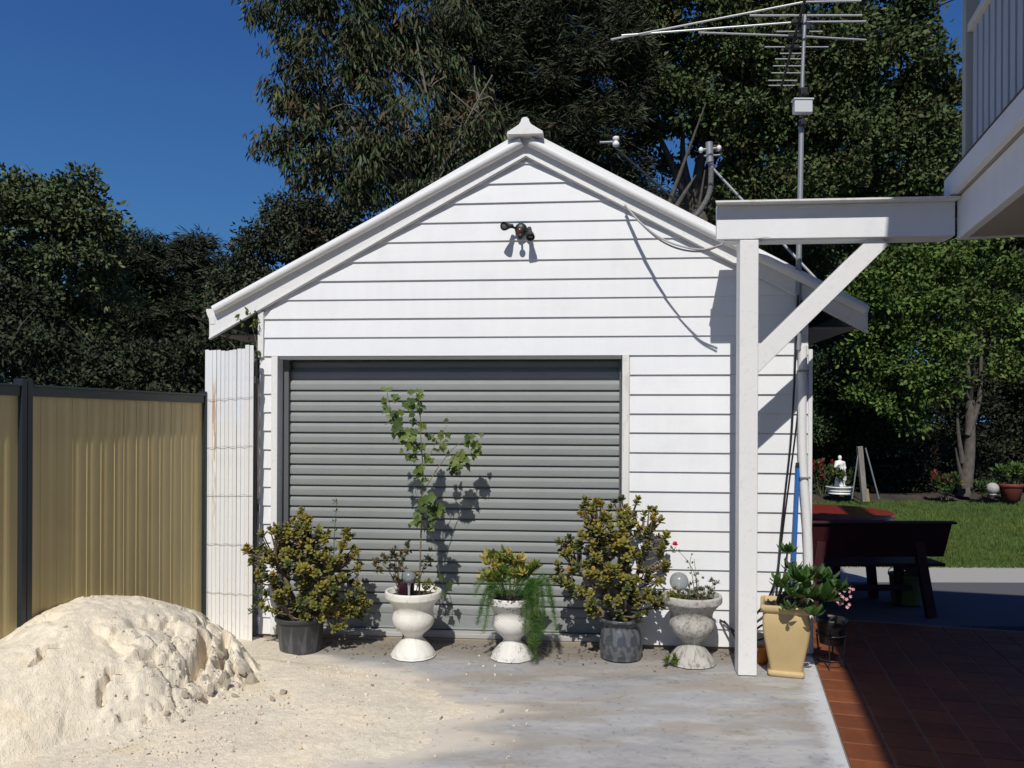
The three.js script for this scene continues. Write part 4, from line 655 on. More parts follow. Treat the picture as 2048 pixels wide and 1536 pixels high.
{
  const S = 1 / 290, q = pot1.position.clone().add(V(0, 0.22, 0)), c = (px, py, dz, R, sq) => [(px - 592) * S, (1246 - py) * S, dz, R * S, sq];
  const tips = blobTips([c(545, 1095, 0.02, 48), c(505, 1115, 0.03, 26), c(600, 1090, 0, 50), c(655, 1105, 0.04, 48), c(690, 1130, 0.0, 26), c(570, 1150, 0.1, 55), c(640, 1165, 0.1, 55), c(555, 1205, 0.05, 34), c(620, 1215, 0.12, 34), c(685, 1195, 0.02, 34), c(705, 1225, -0.02, 26), c(665, 1240, 0.06, 26), c(590, 1060, -0.03, 26)], 298, rng(5));
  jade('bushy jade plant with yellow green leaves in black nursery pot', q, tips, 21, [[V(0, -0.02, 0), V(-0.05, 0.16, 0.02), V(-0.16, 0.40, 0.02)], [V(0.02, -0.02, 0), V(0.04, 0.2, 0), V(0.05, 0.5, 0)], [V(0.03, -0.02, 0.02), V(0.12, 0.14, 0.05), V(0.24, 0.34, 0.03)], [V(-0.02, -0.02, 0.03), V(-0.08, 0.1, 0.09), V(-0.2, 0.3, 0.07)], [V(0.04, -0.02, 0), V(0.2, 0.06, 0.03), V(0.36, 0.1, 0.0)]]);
  // thin weedy stems growing up through it
  const t = thing('weedy_stems', 'thin weedy stems with tiny leaves rising from the jade plant', 'weed', q.clone()), r = rng(91), L = (px, py, z) => V((px - 592) * S, (1246 - py) * S, z);
  const lg = [0, 1].map((s) => { let c = []; const rr = rng(s + 40); for (let i = 0; i < 5; i++) c = c.concat(placed(leafShape(0.035, 0.014, 0.2, 2, 0.1), new THREE.Matrix4().makeTranslation(0, i * 0.004, 0).multiply(eul(0.9 + rr() * 0.5, i * 2.4, 0)))); return hull(c); }), m = leafMat(0.055, 0.09, 0.03, 0.3);
  for (const pts of [[[640, 1240], [655, 1150], [662, 1080], [664, 1010]], [[600, 1240], [597, 1130], [598, 1040]], [[520, 1240], [508, 1215], [494, 1232]], [[655, 1150], [690, 1085], [700, 1078]], [[540, 1240], [512, 1190], [500, 1205]]]) {
    const cv = pts.map(([x, y]) => L(x, y, -0.04 + r() * 0.08)), st = mesh('stem', taper(cv, 0.004, 0.0015, 5), m, t), cu = new THREE.CatmullRomCurve3(cv);
    for (let k = 0; k < 8; k++) { const o = mesh('leaf_cluster', lg[k % 2], m, t); o.position.copy(cu.getPoint(0.35 + 0.65 * k / 7)); o.rotation.set((r() - 0.5) * 1.4, r() * 6, (r() - 0.5) * 1.4); }
  }
}
{
  const S = 1 / 300, q = pot2.position.clone().add(V(0, 0.26, 0)), c = (px, py, dz, R, sq) => [(px - 1240) * S, (1250 - py) * S, dz, R * S, sq];
  const tips = blobTips([c(1190, 1030, 0, 38, 0.6), c(1250, 1022, 0, 26), c(1220, 1062, 0.03, 48, 0.7), c(1290, 1052, 0, 32), c(1175, 1090, 0.04, 42, 0.8), c(1245, 1090, 0.05, 46), c(1310, 1085, 0, 24), c(1125, 1112, 0.0, 22), c(1165, 1132, 0.05, 40, 0.8), c(1228, 1132, 0.08, 46), c(1297, 1132, 0.02, 36), c(1115, 1160, 0.02, 26), c(1160, 1172, 0.07, 36), c(1225, 1182, 0.1, 44), c(1290, 1185, 0.05, 36), c(1180, 1215, 0.1, 24), c(1250, 1222, 0.1, 32), c(1295, 1225, 0.03, 24)], 298, rng(9));
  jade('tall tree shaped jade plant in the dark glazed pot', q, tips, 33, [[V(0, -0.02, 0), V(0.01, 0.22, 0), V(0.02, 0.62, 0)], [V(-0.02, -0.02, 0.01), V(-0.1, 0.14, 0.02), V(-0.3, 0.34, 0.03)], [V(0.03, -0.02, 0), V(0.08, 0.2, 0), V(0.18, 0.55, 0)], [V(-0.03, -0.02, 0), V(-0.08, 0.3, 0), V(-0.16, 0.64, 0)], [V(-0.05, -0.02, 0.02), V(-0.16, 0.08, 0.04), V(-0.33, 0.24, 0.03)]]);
}

// ------------------------------------------------------------------ vine in the first urn
{
  const base = top(urn1, 0.41), t = thing('grape_vine', 'tall young vine with lobed green leaves against roller door', 'vine', base);
  const shape = (s) => { const pt = [[0, -0.02], [0.16, -0.16], [0.36, -0.12], [0.50, 0.06], [0.42, 0.18], [0.58, 0.38], [0.46, 0.46], [0.34, 0.44], [0.26, 0.70], [0.12, 0.74], [0, 1.0]], o = new THREE.Shape(); o.moveTo(...pt[0]); const r = rng(s), j = () => 1 + (r() - 0.5) * 0.16; pt.slice(1).forEach(([x, y]) => o.lineTo(x * j(), y * j())); pt.slice(1, -1).reverse().forEach(([x, y]) => o.lineTo(-x * j(), y * j())); o.closePath(); return o; };
  const leaves = [0, 1, 2].map((s) => { let g = new THREE.ShapeGeometry(shape(s + 3)); const p = g.attributes.position; for (let i = 0; i < p.count; i++) { const x = p.getX(i), y = p.getY(i); p.setZ(i, 0.22 * Math.abs(x) - 0.28 * y * y + 0.06 * Math.sin(7 * x + 5 * y + s)); } g.computeVertexNormals(); return g; });
  const mats = [leafMat(0.095, 0.155, 0.028, 0.4), leafMat(0.155, 0.215, 0.045, 0.4), leafMat(0.055, 0.095, 0.022, 0.35), leafMat(0.20, 0.25, 0.07, 0.45)], r = rng(77);
  const Z = ([x, y]) => [740 + x * 0.24096, 750 + y * 0.24087];
  const depth = (px) => mix(0.50, 0.17, sstep(795, 945, px));
  const L = (px, py, w) => onWall(px, py, w).sub(base);
  const stem = (pts, r0, r1) => mesh('stem', taper(pts.map(([x, y, w]) => L(x, y, w)), r0, r1, 7), mat({ c: [0.17, 0.14, 0.075], roughness: 0.8 }), t);
  stem([[838, 1195, 0.33], [841, 1100, 0.36], [843, 1030, 0.38], [846, 950, 0.40], [842, 880, 0.42], [838, 800, 0.45], [832, 785, 0.46]], 0.0065, 0.0028);
  stem([[846, 985, 0.42], [880, 930, 0.32], [915, 890, 0.23], [955, 872, 0.18]], 0.004, 0.002); stem([[844, 905, 0.42], [815, 870, 0.47], [790, 840, 0.5], [776, 800, 0.5], [775, 785, 0.5]], 0.004, 0.002); stem([[846, 940, 0.41], [880, 870, 0.34], [895, 850, 0.32]], 0.003, 0.0015); stem([[846, 1040, 0.42], [870, 1090, 0.3], [880, 1150, 0.25], [888, 1175, 0.2]], 0.003, 0.0015);
  for (const [x, y, s, m = -1] of [[160, 140, 60], [120, 220, 50], [210, 190, 50], [150, 300, 64, 0], [215, 345, 64, 2], [240, 400, 84, 2], [220, 460, 84, 2], [250, 470, 74, 2], [185, 400, 60, 0], [330, 150, 44], [375, 150, 50], [425, 150, 50], [440, 190, 50], [340, 230, 60, 0], [300, 270, 70, 0], [360, 290, 60, 0], [440, 280, 60, 0], [420, 310, 44], [350, 400, 54, 2], [440, 440, 64], [330, 500, 96, 1], [300, 520, 80, 1], [290, 580, 60, 0], [360, 570, 60], [430, 610, 60], [380, 630, 54], [310, 690, 44], [360, 710, 60], [470, 690, 60], [480, 730, 60, 1], [405, 800, 84, 1], [420, 840, 60, 1], [505, 525, 60], [590, 520, 54], [640, 390, 45, 2], [645, 510, 50], [580, 600, 70, 3], [600, 620, 54, 3], [840, 525, 60], [925, 505, 40, 0], [870, 600, 94, 1], [900, 660, 64, 1], [800, 590, 44], [740, 680, 84, 3], [710, 730, 84, 3], [780, 720, 84, 1], [725, 780, 64], [690, 760, 60, 3], [470, 880, 44], [480, 1050, 96, 0], [550, 1140, 104, 0], [520, 1180, 70, 0], [400, 1190, 84, 0], [430, 1060, 64], [490, 1290, 54, 1], [380, 1240, 54, 0], [440, 1130, 60, 0], [590, 1690, 60, 2], [650, 1760, 64, 2], [620, 1830, 54, 2]]) {
    const [px, py] = Z([x, y]), w = depth(px) + (r() - 0.5) * 0.06, o = mesh('leaf', leaves[Math.floor(r() * 3)], mats[m < 0 ? Math.floor(r() * 2) : m], t), k = s * 0.241 / 298 * 1.18;
    if (s > 46 && y < 1600) for (let e = 0; e < 2; e++) { const o2 = mesh('leaf', leaves[Math.floor(r() * 3)], mats[Math.floor(r() * 2.6)], t), k2 = k * (0.5 + r() * 0.4); o2.position.copy(L(px + (r() - 0.5) * 22, py + (r() - 0.5) * 24, w + (r() - 0.5) * 0.08)); o2.scale.setScalar(k2); o2.rotation.set(Math.PI + (r() - 0.5) * 1.2 - 0.4, (r() - 0.5) * 2.2, (r() - 0.5) * 1.6, 'YXZ'); }
    const q = L(px, py, y > 1600 ? 0.12 : w); o.position.copy(q).add(V(0, k * 0.45, 0)); o.scale.setScalar(k);
    o.rotation.set(Math.PI + (r() - 0.5) * 0.9 - 0.35, (r() - 0.5) * 1.7, (r() - 0.5) * 1.3, 'YXZ');
  }
}
// small shrub, maroon pot and glass watering globe in the first urn
function globe(p, label, R, h) { const t = thing('watering_globe', label, 'watering globe', p); mesh('bulb', new THREE.SphereGeometry(R, 24, 16).translate(0, h + R * 0.9, 0), mat({ c: [0.60, 0.62, 0.63], roughness: 0.3, transmission: 0.8, thickness: 0, ior: 1.4 }), t); mesh('neck', lathe([[0.004, -0.03], [0.0075, 0], [0.0085, h * 0.7], [0.016, h + R * 0.06], [0.02, h + R * 0.14]], 16), mat({ c: [0.75, 0.77, 0.78], roughness: 0.2, transmission: 0.4, thickness: 0 }), t); return t; }
const shrubLeaf = [0, 1, 2].map((s) => rosette(rng(s + 800), 7, 0.034, 0.015, 0.95));
function twiggy(name, label, cat, base, stems, ms, seed, sc = 1, leaves = shrubLeaf, per = 9, stemC = [0.13, 0.10, 0.06], r0 = 0.004) {
  const t = thing(name, label, cat, base), r = rng(seed), sm = mat({ c: stemC, roughness: 0.85 });
  for (const pts of stems) { const cv = pts.map((p) => p.clone().sub(base)); mesh('stem', taper(cv, r0, 0.0015, 6), sm, t); const cu = new THREE.CatmullRomCurve3(cv); for (let k = 0; k < per; k++) { const o = mesh('leaf_cluster', leaves[Math.floor(r() * leaves.length)], ms[Math.floor(r() * ms.length)], t); o.position.copy(cu.getPoint(0.3 + 0.7 * (k + r() * 0.6) / per)).add(V((r() - 0.5) * 0.05, (r() - 0.5) * 0.04, (r() - 0.5) * 0.05)); o.rotation.set((r() - 0.5) * 2, r() * 6.28, (r() - 0.5) * 2); o.scale.setScalar(sc * (0.7 + r() * 0.7)); } }
  return t;
}
{
  const W = (px, py, w) => onWall(px, py, w - 0.13), A = [leafMat(0.06, 0.085, 0.025), leafMat(0.10, 0.11, 0.03), leafMat(0.035, 0.05, 0.02), leafMat(0.14, 0.10, 0.035)];
  twiggy('small_shrub', 'small twiggy green shrub leaning left in the cream footed urn', 'shrub', top(urn1, 0.41), [[[800, 1195, 0.5], [798, 1140, 0.52], [815, 1078, 0.5]], [[797, 1195, 0.5], [785, 1130, 0.54], [762, 1108, 0.55]], [[800, 1190, 0.48], [792, 1125, 0.5], [786, 1098, 0.5]], [[800, 1180, 0.5], [772, 1135, 0.55], [758, 1125, 0.56], [755, 1150, 0.57]], [[803, 1190, 0.48], [808, 1120, 0.46], [820, 1100, 0.45]], [[830, 1190, 0.46], [850, 1130, 0.42], [866, 1108, 0.4]]].map((s) => s.map((p) => W(...p))), A, 51, 0.85, shrubLeaf, 12);
  twiggy('potted_herb', 'yellow green herb at the right rim of the tall vine urn', 'herb', top(urn1, 0.41).add(V(0.08, 0, 0.02)), [[[838, 1195, 0.5], [840, 1165, 0.52], [836, 1150, 0.53]], [[845, 1195, 0.5], [852, 1170, 0.52], [858, 1160, 0.52]], [[850, 1195, 0.48], [862, 1180, 0.5], [872, 1172, 0.5]]].map((s) => s.map((p) => W(...p))), [leafMat(0.25, 0.22, 0.05), leafMat(0.16, 0.17, 0.04), leafMat(0.32, 0.24, 0.10)], 52, 0.8, shrubLeaf, 7);
  const p = W(812, 1194, 0.5), mp = thing('maroon_pot', 'dark maroon pot standing inside the cream footed urn', 'plant pot', V(p.x, urn1.position.y + 0.40, p.z - 0.01)); mesh('body', lathe([[0.003, 0], [0.05, 0.002], [0.058, 0.10], [0.062, 0.102], [0.062, 0.116], [0.055, 0.116], [0.05, 0.09], [0.003, 0.088]], 24), M.maroon, mp);
  const gp = W(818, 1194, 0.55); globe(V(gp.x, urn1.position.y + 0.41, gp.z), 'clear glass watering globe below the tall vine', 0.047, 0.10);
}
// trailing fern and yellow leaves in the second urn
{
  const b = top(urn2, 0.39), t = thing('asparagus_fern', 'bright green fern trailing down both sides of spotted urn', 'fern', b), r = rng(63), W = (px, py, w) => onWall(px, py, w - 0.11).sub(b);
  const needles = (s) => { const rr = rng(s); let c = []; for (let i = 0; i < 30; i++) { const a = rr() * 6.28, el = (rr() - 0.35) * 1.6, d = V(Math.cos(a) * Math.cos(el), Math.sin(el), Math.sin(a) * Math.cos(el)), l = 0.016 + rr() * 0.02; c = c.concat(placed(leafShape(l, 0.0042, 0.1, 1, 0, 0.6), new THREE.Matrix4().makeTranslation((rr() - 0.5) * 0.022, (rr() - 0.5) * 0.02, (rr() - 0.5) * 0.022).multiply(aim(d, rr() * 6)))); } return hull(c); }, ng = [1, 2, 3].map((k) => needles(k + 830));
  const ms = [leafMat(0.085, 0.20, 0.025, 0.35), leafMat(0.055, 0.15, 0.02, 0.35), leafMat(0.13, 0.24, 0.04, 0.35)];
  const frond = (pts) => { const cu = new THREE.CatmullRomCurve3(pts.map((p) => W(...p))), n = Math.max(6, Math.round(cu.getLength() / 0.017)), parts = [taper(pts.map((p) => W(...p)), 0.0022, 0.001, 4)]; for (let k = 2; k <= n; k++) { const g = ng[Math.floor(r() * 3)].clone(), q = cu.getPointAt(k / n); g.rotateY(r() * 6.28).rotateX((r() - 0.5)).scale(0.9 + r() * 0.5, 0.9 + r() * 0.4, 0.9 + r() * 0.5).translate(q.x, q.y, q.z); parts.push(g); } mesh('frond', merge(parts), ms[Math.floor(r() * 3)], t); };
  for (const [x0, x1, yt, xe, ye, w1] of [[1000, 985, 1165, 962, 1225, 0.6], [1000, 978, 1172, 955, 1248, 0.58], [1003, 990, 1180, 968, 1262, 0.6], [995, 972, 1160, 948, 1190, 0.56], [998, 980, 1175, 975, 1215, 0.62], [1040, 1062, 1160, 1066, 1250, 0.62], [1045, 1070, 1158, 1078, 1285, 0.6], [1042, 1066, 1165, 1058, 1300, 0.63], [1050, 1078, 1162, 1090, 1235, 0.58], [1050, 1085, 1150, 1108, 1225, 0.5], [1052, 1092, 1155, 1112, 1262, 0.5], [1045, 1060, 1170, 1050, 1268, 0.64], [1042, 1056, 1172, 1042, 1240, 0.65], [1048, 1074, 1165, 1070, 1318, 0.6], [1046, 1068, 1170, 1064, 1285, 0.62], [1050, 1080, 1160, 1086, 1270, 0.56], [1044, 1060, 1165, 1054, 1215, 0.64], [1048, 1088, 1165, 1098, 1205, 0.55], [1047, 1070, 1162, 1072, 1230, 0.63], [1046, 1064, 1160, 1060, 1200, 0.63], [1005, 975, 1150, 950, 1170, 0.54], [1010, 990, 1140, 965, 1140, 0.5], [1035, 1060, 1130, 1075, 1125, 0.48], [1020, 1015, 1140, 1005, 1128, 0.5], [1030, 1040, 1150, 1045, 1130, 0.5], [1015, 995, 1150, 985, 1150, 0.55]]) frond([[x0, 1195, 0.5], [x1, yt, (0.5 + w1) / 2 + 0.02], [mix(x1, xe, 0.6), mix(yt, ye, 0.42), w1], [xe, ye, w1 + 0.01]]);
  const big = [0, 1, 2].map((s) => rosette(rng(s + 840), 6, 0.06, 0.028, 1.0)), Y = [leafMat(0.42, 0.34, 0.06), leafMat(0.30, 0.30, 0.06), leafMat(0.50, 0.40, 0.12), leafMat(0.14, 0.19, 0.035)], Wd = (px, py, w) => onWall(px, py, w - 0.13);
  twiggy('yellow_shrub', 'yellow leaved shrub above the fern in spotted urn', 'shrub', b.clone(), [[[1010, 1195, 0.46], [998, 1140, 0.48], [975, 1118, 0.5]], [[1015, 1195, 0.44], [1005, 1130, 0.44], [990, 1112, 0.45]], [[1020, 1195, 0.45], [1020, 1130, 0.46], [1015, 1112, 0.46]], [[1025, 1195, 0.45], [1032, 1140, 0.47], [1037, 1118, 0.48]], [[1030, 1195, 0.45], [1052, 1150, 0.47], [1072, 1132, 0.47]], [[1028, 1195, 0.44], [1040, 1150, 0.5], [1058, 1145, 0.52]], [[1010, 1195, 0.46], [990, 1160, 0.52], [970, 1158, 0.54]]].map((s) => s.map((p) => Wd(...p))), Y, 53, 1.02, big, 13);
}
// third urn: bare rose stem with one red flower, low leaves, globe
{
  const b = top(urn3, 0.42), W = (px, py, w) => onWall(px, py, w - 0.13), t = twiggy('rose_cutting', 'bare stemmed plant with one red flower in the grey urn', 'flower', b, [[[1398, 1205, 0.45], [1390, 1150, 0.46], [1372, 1118, 0.48], [1352, 1098, 0.5]], [[1390, 1205, 0.44], [1386, 1160, 0.44], [1380, 1125, 0.44], [1384, 1105, 0.44]], [[1395, 1205, 0.44], [1392, 1150, 0.42], [1388, 1118, 0.42]]].map((s) => s.map((p) => W(...p))), [leafMat(0.08, 0.10, 0.04)], 54, 0.5, shrubLeaf, 3, [0.24, 0.25, 0.16], 0.0045);
  const fl = W(1350, 1089, 0.5).sub(b), bl = []; const r = rng(3); for (let i = 0; i < 12; i++) { const g = hull(leafShape(0.022, 0.02, 0.4, 3, -0.25, 0.9)); g.applyMatrix4(eul(0.2 + (i % 3) * 0.4, i * 2.4, 0)); bl.push(g); } const f = mesh('flower', merge(bl), M.red, t); f.position.copy(fl); f.rotation.x = 0.5;
  const lf = mesh('leaf', rosette(rng(88), 5, 0.04, 0.026, 1.6), leafMat(0.09, 0.12, 0.04), t); lf.position.copy(W(1345, 1102, 0.5).sub(b)); 
  twiggy('low_succulents', 'low grey green seedlings filling the grey urn', 'seedlings', b.clone().add(V(0.01, -0.005, 0)), [[[1385, 1205, 0.46], [1378, 1165, 0.48]], [[1395, 1205, 0.46], [1398, 1160, 0.46]], [[1402, 1205, 0.46], [1412, 1170, 0.46]], [[1408, 1205, 0.46], [1424, 1172, 0.47], [1430, 1165, 0.47]], [[1390, 1205, 0.5], [1386, 1180, 0.52]], [[1412, 1205, 0.48], [1420, 1185, 0.5]], [[1375, 1205, 0.5], [1368, 1190, 0.52]]].map((s) => s.map((p) => W(...p))), [leafMat(0.13, 0.15, 0.08), leafMat(0.09, 0.12, 0.05), leafMat(0.20, 0.20, 0.13)], 55, 0.7, shrubLeaf, 7);
  const gp = W(1358, 1203, 0.5); globe(V(gp.x, b.y, gp.z), 'frosted watering globe at the left rim of the grey urn', 0.062, 0.075);
  twiggy('spilling_succulent', 'small yellow green succulent hanging off the grey urn rim', 'succulent', b.clone().add(V(-0.15, 0.01, 0.02)), [[[1352, 1203, 0.5], [1342, 1185, 0.55], [1336, 1195, 0.57]], [[1350, 1203, 0.52], [1346, 1178, 0.55]], [[1355, 1203, 0.52], [1330, 1200, 0.58]]].map((s) => s.map((p) => W(...p))), [leafMat(0.24, 0.22, 0.03), leafMat(0.16, 0.18, 0.03)], 56, 0.9, shrubLeaf, 5);
  const gp2 = gnd(1346, 1332); twiggy('ground_weed', 'small green weed at the foot of the grey urn', 'weed', gp2, [[gp2.clone(), gp2.clone().add(V(-0.02, 0.03, 0.02)), gp2.clone().add(V(-0.03, 0.05, 0.03))], [gp2.clone(), gp2.clone().add(V(0.02, 0.03, 0.02)), gp2.clone().add(V(0.03, 0.045, 0.01))]], [leafMat(0.14, 0.20, 0.03)], 57, 1.0, shrubLeaf, 5);
}
// leafy plant in the tan planter
{
  const b = planter.position.clone().add(V(0, 0.43, 0)), t = thing('crown_of_thorns', 'broad leaved plant with pale pink flowers in the tan planter', 'plant', b), r = rng(65), W = (px, py, w) => onWall(px, py, w).sub(b);
  const stemM = mat({ c: [0.085, 0.075, 0.06], roughness: 0.9 }), lg = [0, 1, 2].map((s) => hull(leafShape(1, 0.44 + s * 0.05, 0.28, 6, 0.22 + s * 0.08, 1.25))), ms = [leafMat(0.055, 0.125, 0.022, 0.3, 0.4), leafMat(0.035, 0.085, 0.018, 0.25, 0.4), leafMat(0.10, 0.18, 0.035, 0.35, 0.4), leafMat(0.12, 0.14, 0.05, 0.3, 0.45)];
  const heads = [[1602, 1160, 0.62, 14, 0.11], [1565, 1172, 0.62, 9, 0.09], [1635, 1155, 0.56, 10, 0.095], [1615, 1192, 0.72, 9, 0.10], [1648, 1198, 0.68, 12, 0.12], [1672, 1178, 0.58, 8, 0.10], [1590, 1190, 0.7, 7, 0.09], [1575, 1102, 0.5, 9, 0.075], [1552, 1160, 0.56, 6, 0.06], [1628, 1228, 0.74, 6, 0.09], [1580, 1215, 0.72, 6, 0.07], [1655, 1160, 0.5, 8, 0.09], [1585, 1140, 0.52, 7, 0.08]];
  heads.forEach(([px, py, w, n, len], i) => {
    const tip = W(px, py, w), foot = V((r() - 0.5) * 0.16, 0, (r() - 0.5) * 0.16), cv = [foot, foot.clone().lerp(tip, 0.5).add(V((r() - 0.5) * 0.04, 0.03, 0)), tip]; mesh('stem', taper(cv, 0.012, 0.006, 7), stemM, t);
    n = Math.round(n * 1.5); for (let k = 0; k < n; k++) { const o = mesh('leaf', lg[Math.floor(r() * 3)], ms[r() < 0.25 ? 1 : r() < 0.45 ? 2 : r() < 0.1 ? 3 : 0], t), s = len * (0.75 + r() * 0.45), a = k * 2.4 + i; o.position.copy(tip).add(V(0, -0.012 * (n - k) / n, 0)); o.setRotationFromMatrix(eul(0.75 + 0.75 * (1 - k / n) + (r() - 0.5) * 0.4, a, 0)); o.scale.setScalar(s); }
  });
  const petal = merge([0, 1, 2, 3, 4].map((i) => { const g = hull(leafShape(0.012, 0.011, 0.2, 2, -0.1, 0.9)); g.applyMatrix4(eul(1.2, i * 1.257, 0)); return g; }));
  for (let i = 0; i < 14; i++) { const o = mesh('flower', petal, M.pink, t); o.position.copy(W(1690 + (r() - 0.5) * 34, 1196 + (r() - 0.5) * 40, 0.62 + (r() - 0.5) * 0.05)); o.rotation.set(1.0 + (r() - 0.5), r() * 6, r() - 0.5); }
  mesh('stem', taper([W(1655, 1195, 0.66), W(1675, 1200, 0.64), W(1690, 1200, 0.62)], 0.005, 0.003, 6), stemM, t);
}
// dark pot on a wire stand in the shade, orange pot behind the planter
{
  const p = gnd(1662, 1335), t = thing('pot_stand', 'black wire stand with dark pot in shade beside tan planter', 'pot stand', p);
  mesh('pot', lathe([[0.003, 0.16], [0.07, 0.16], [0.095, 0.30], [0.102, 0.30], [0.102, 0.325], [0.09, 0.325], [0.08, 0.29], [0.003, 0.29]], 28), M.black, t);
  mesh('ring', new THREE.TorusGeometry(0.09, 0.005, 8, 32).rotateX(Math.PI / 2).translate(0, 0.22, 0), M.blackMetal, t); mesh('ring', new THREE.TorusGeometry(0.075, 0.005, 8, 32).rotateX(Math.PI / 2).translate(0, 0.06, 0), M.blackMetal, t);
  for (let i = 0; i < 4; i++) { const a = i * 1.571 + 0.5; mesh('leg', tube([V(Math.cos(a) * 0.092, 0.24, Math.sin(a) * 0.092), V(Math.cos(a) * 0.08, 0.12, Math.sin(a) * 0.08), V(Math.cos(a) * 0.078, 0.05, Math.sin(a) * 0.078), V(Math.cos(a) * 0.095, 0.005, Math.sin(a) * 0.095)], 0.006, 7), M.blackMetal, t); }
  const q = gnd(1530, 1330).add(V(0, 0, -0.05)), o = thing('orange_pot', 'small orange plastic pot tucked behind the tan planter', 'plant pot', q);
  mesh('body', lathe([[0.003, 0.002], [0.042, 0.002], [0.055, 0.085], [0.061, 0.086], [0.061, 0.105], [0.054, 0.105], [0.05, 0.085], [0.003, 0.08]], 28), M.orange, o);
}
// vine at the left eave and dry tendrils
{
  const b = G(-1.93, 2.08, 0.06), t = thing('eave_vine', 'wild green vine growing under the left eave of the garage', 'vine', b), r = rng(71), ms = [leafMat(0.10, 0.15, 0.03), leafMat(0.055, 0.09, 0.022), leafMat(0.16, 0.17, 0.05)], lg = [0, 1].map((s) => hull(leafShape(1, 0.55, 0.25, 4, 0.3, 0.8)));
  const W = (px, py, w) => onWall(px, py, w).sub(b), dry = mat({ c: [0.16, 0.13, 0.10], roughness: 0.9 });
  const spots = []; for (let i = 0; i < 58; i++) { const k = r(); k < 0.55 ? spots.push([478 + r() * 44, 628 + r() * 30 - (r() < 0.3 ? 14 : 0), -0.04 + r() * 0.1, 0.05]) : k < 0.85 ? spots.push([450 + r() * 66, 645 + r() * 40, -0.25 + r() * 0.2, 0.055]) : spots.push([510 + r() * 10, 690 + r() * 30, 0.04, 0.035]); }
  for (const [x, y, w, s] of spots) { const o = mesh('leaf', lg[Math.floor(r() * 2)], ms[Math.floor(r() * 3)], t); o.position.copy(W(x, y, w)); o.scale.setScalar(s * (0.7 + r() * 0.7)); o.rotation.set(r() * 3, r() * 6.28, (r() - 0.5) * 2); }
  for (const pts of [[[470, 694, 0.02], [452, 672, -0.05], [470, 650, -0.06], [498, 640, 0]], [[515, 715, 0.04], [512, 680, 0.03], [505, 650, 0.0], [515, 622, 0.05]], [[440, 700, 0.04], [448, 718, 0.05], [438, 736, 0.05], [446, 748, 0.05]], [[458, 696, 0.04], [446, 712, 0.05]]]) mesh('tendril', taper(pts.map((p) => W(...p)), 0.003, 0.0015, 5), dry, t);
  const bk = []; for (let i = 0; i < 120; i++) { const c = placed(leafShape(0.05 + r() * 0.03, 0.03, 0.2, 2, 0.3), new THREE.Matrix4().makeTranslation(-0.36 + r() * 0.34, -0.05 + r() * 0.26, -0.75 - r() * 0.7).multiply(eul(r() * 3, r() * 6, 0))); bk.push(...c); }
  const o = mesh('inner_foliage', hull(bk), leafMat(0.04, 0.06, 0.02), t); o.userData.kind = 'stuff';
}
// dry leaves and dirt along the foot of the door
{
  const r = rng(81), g = hull(leafShape(0.03, 0.014, 0.3, 2, 0.5)), n = 420, im = new THREE.InstancedMesh(g, mat({ c: [1, 1, 1], roughness: 0.95 }), n), m4 = new THREE.Matrix4(), q = new THREE.Quaternion(), col = new THREE.Color();
  for (let i = 0; i < n; i++) { const u = -1.75 + r() * 3.6, near = Math.min(...[-1.2, 0.45, 0.95].map((c) => Math.abs(u - c))); const w = 0.05 + Math.abs(r() + r() + r() - 1.5) * (near < 0.3 ? 0.42 : 0.22), p = G(u, 0.004 + r() * 0.004, w), s = 0.35 + r() * 0.8, k = 0.5 + r(); m4.compose(p, q.setFromEuler(new THREE.Euler(-1.57 + (r() - 0.5) * 0.7, r() * 6.28, 0, 'YXZ')), V(s, s, s)); im.setMatrixAt(i, m4); im.setColorAt(i, col.setRGB(0.10 * k, 0.062 * k, 0.034 * k)); }
  im.name = 'leaf_litter'; im.userData.kind = 'stuff'; tag(im, 'dry brown leaves scattered along the foot of the roller door', 'leaf litter'); scene.add(im);
}

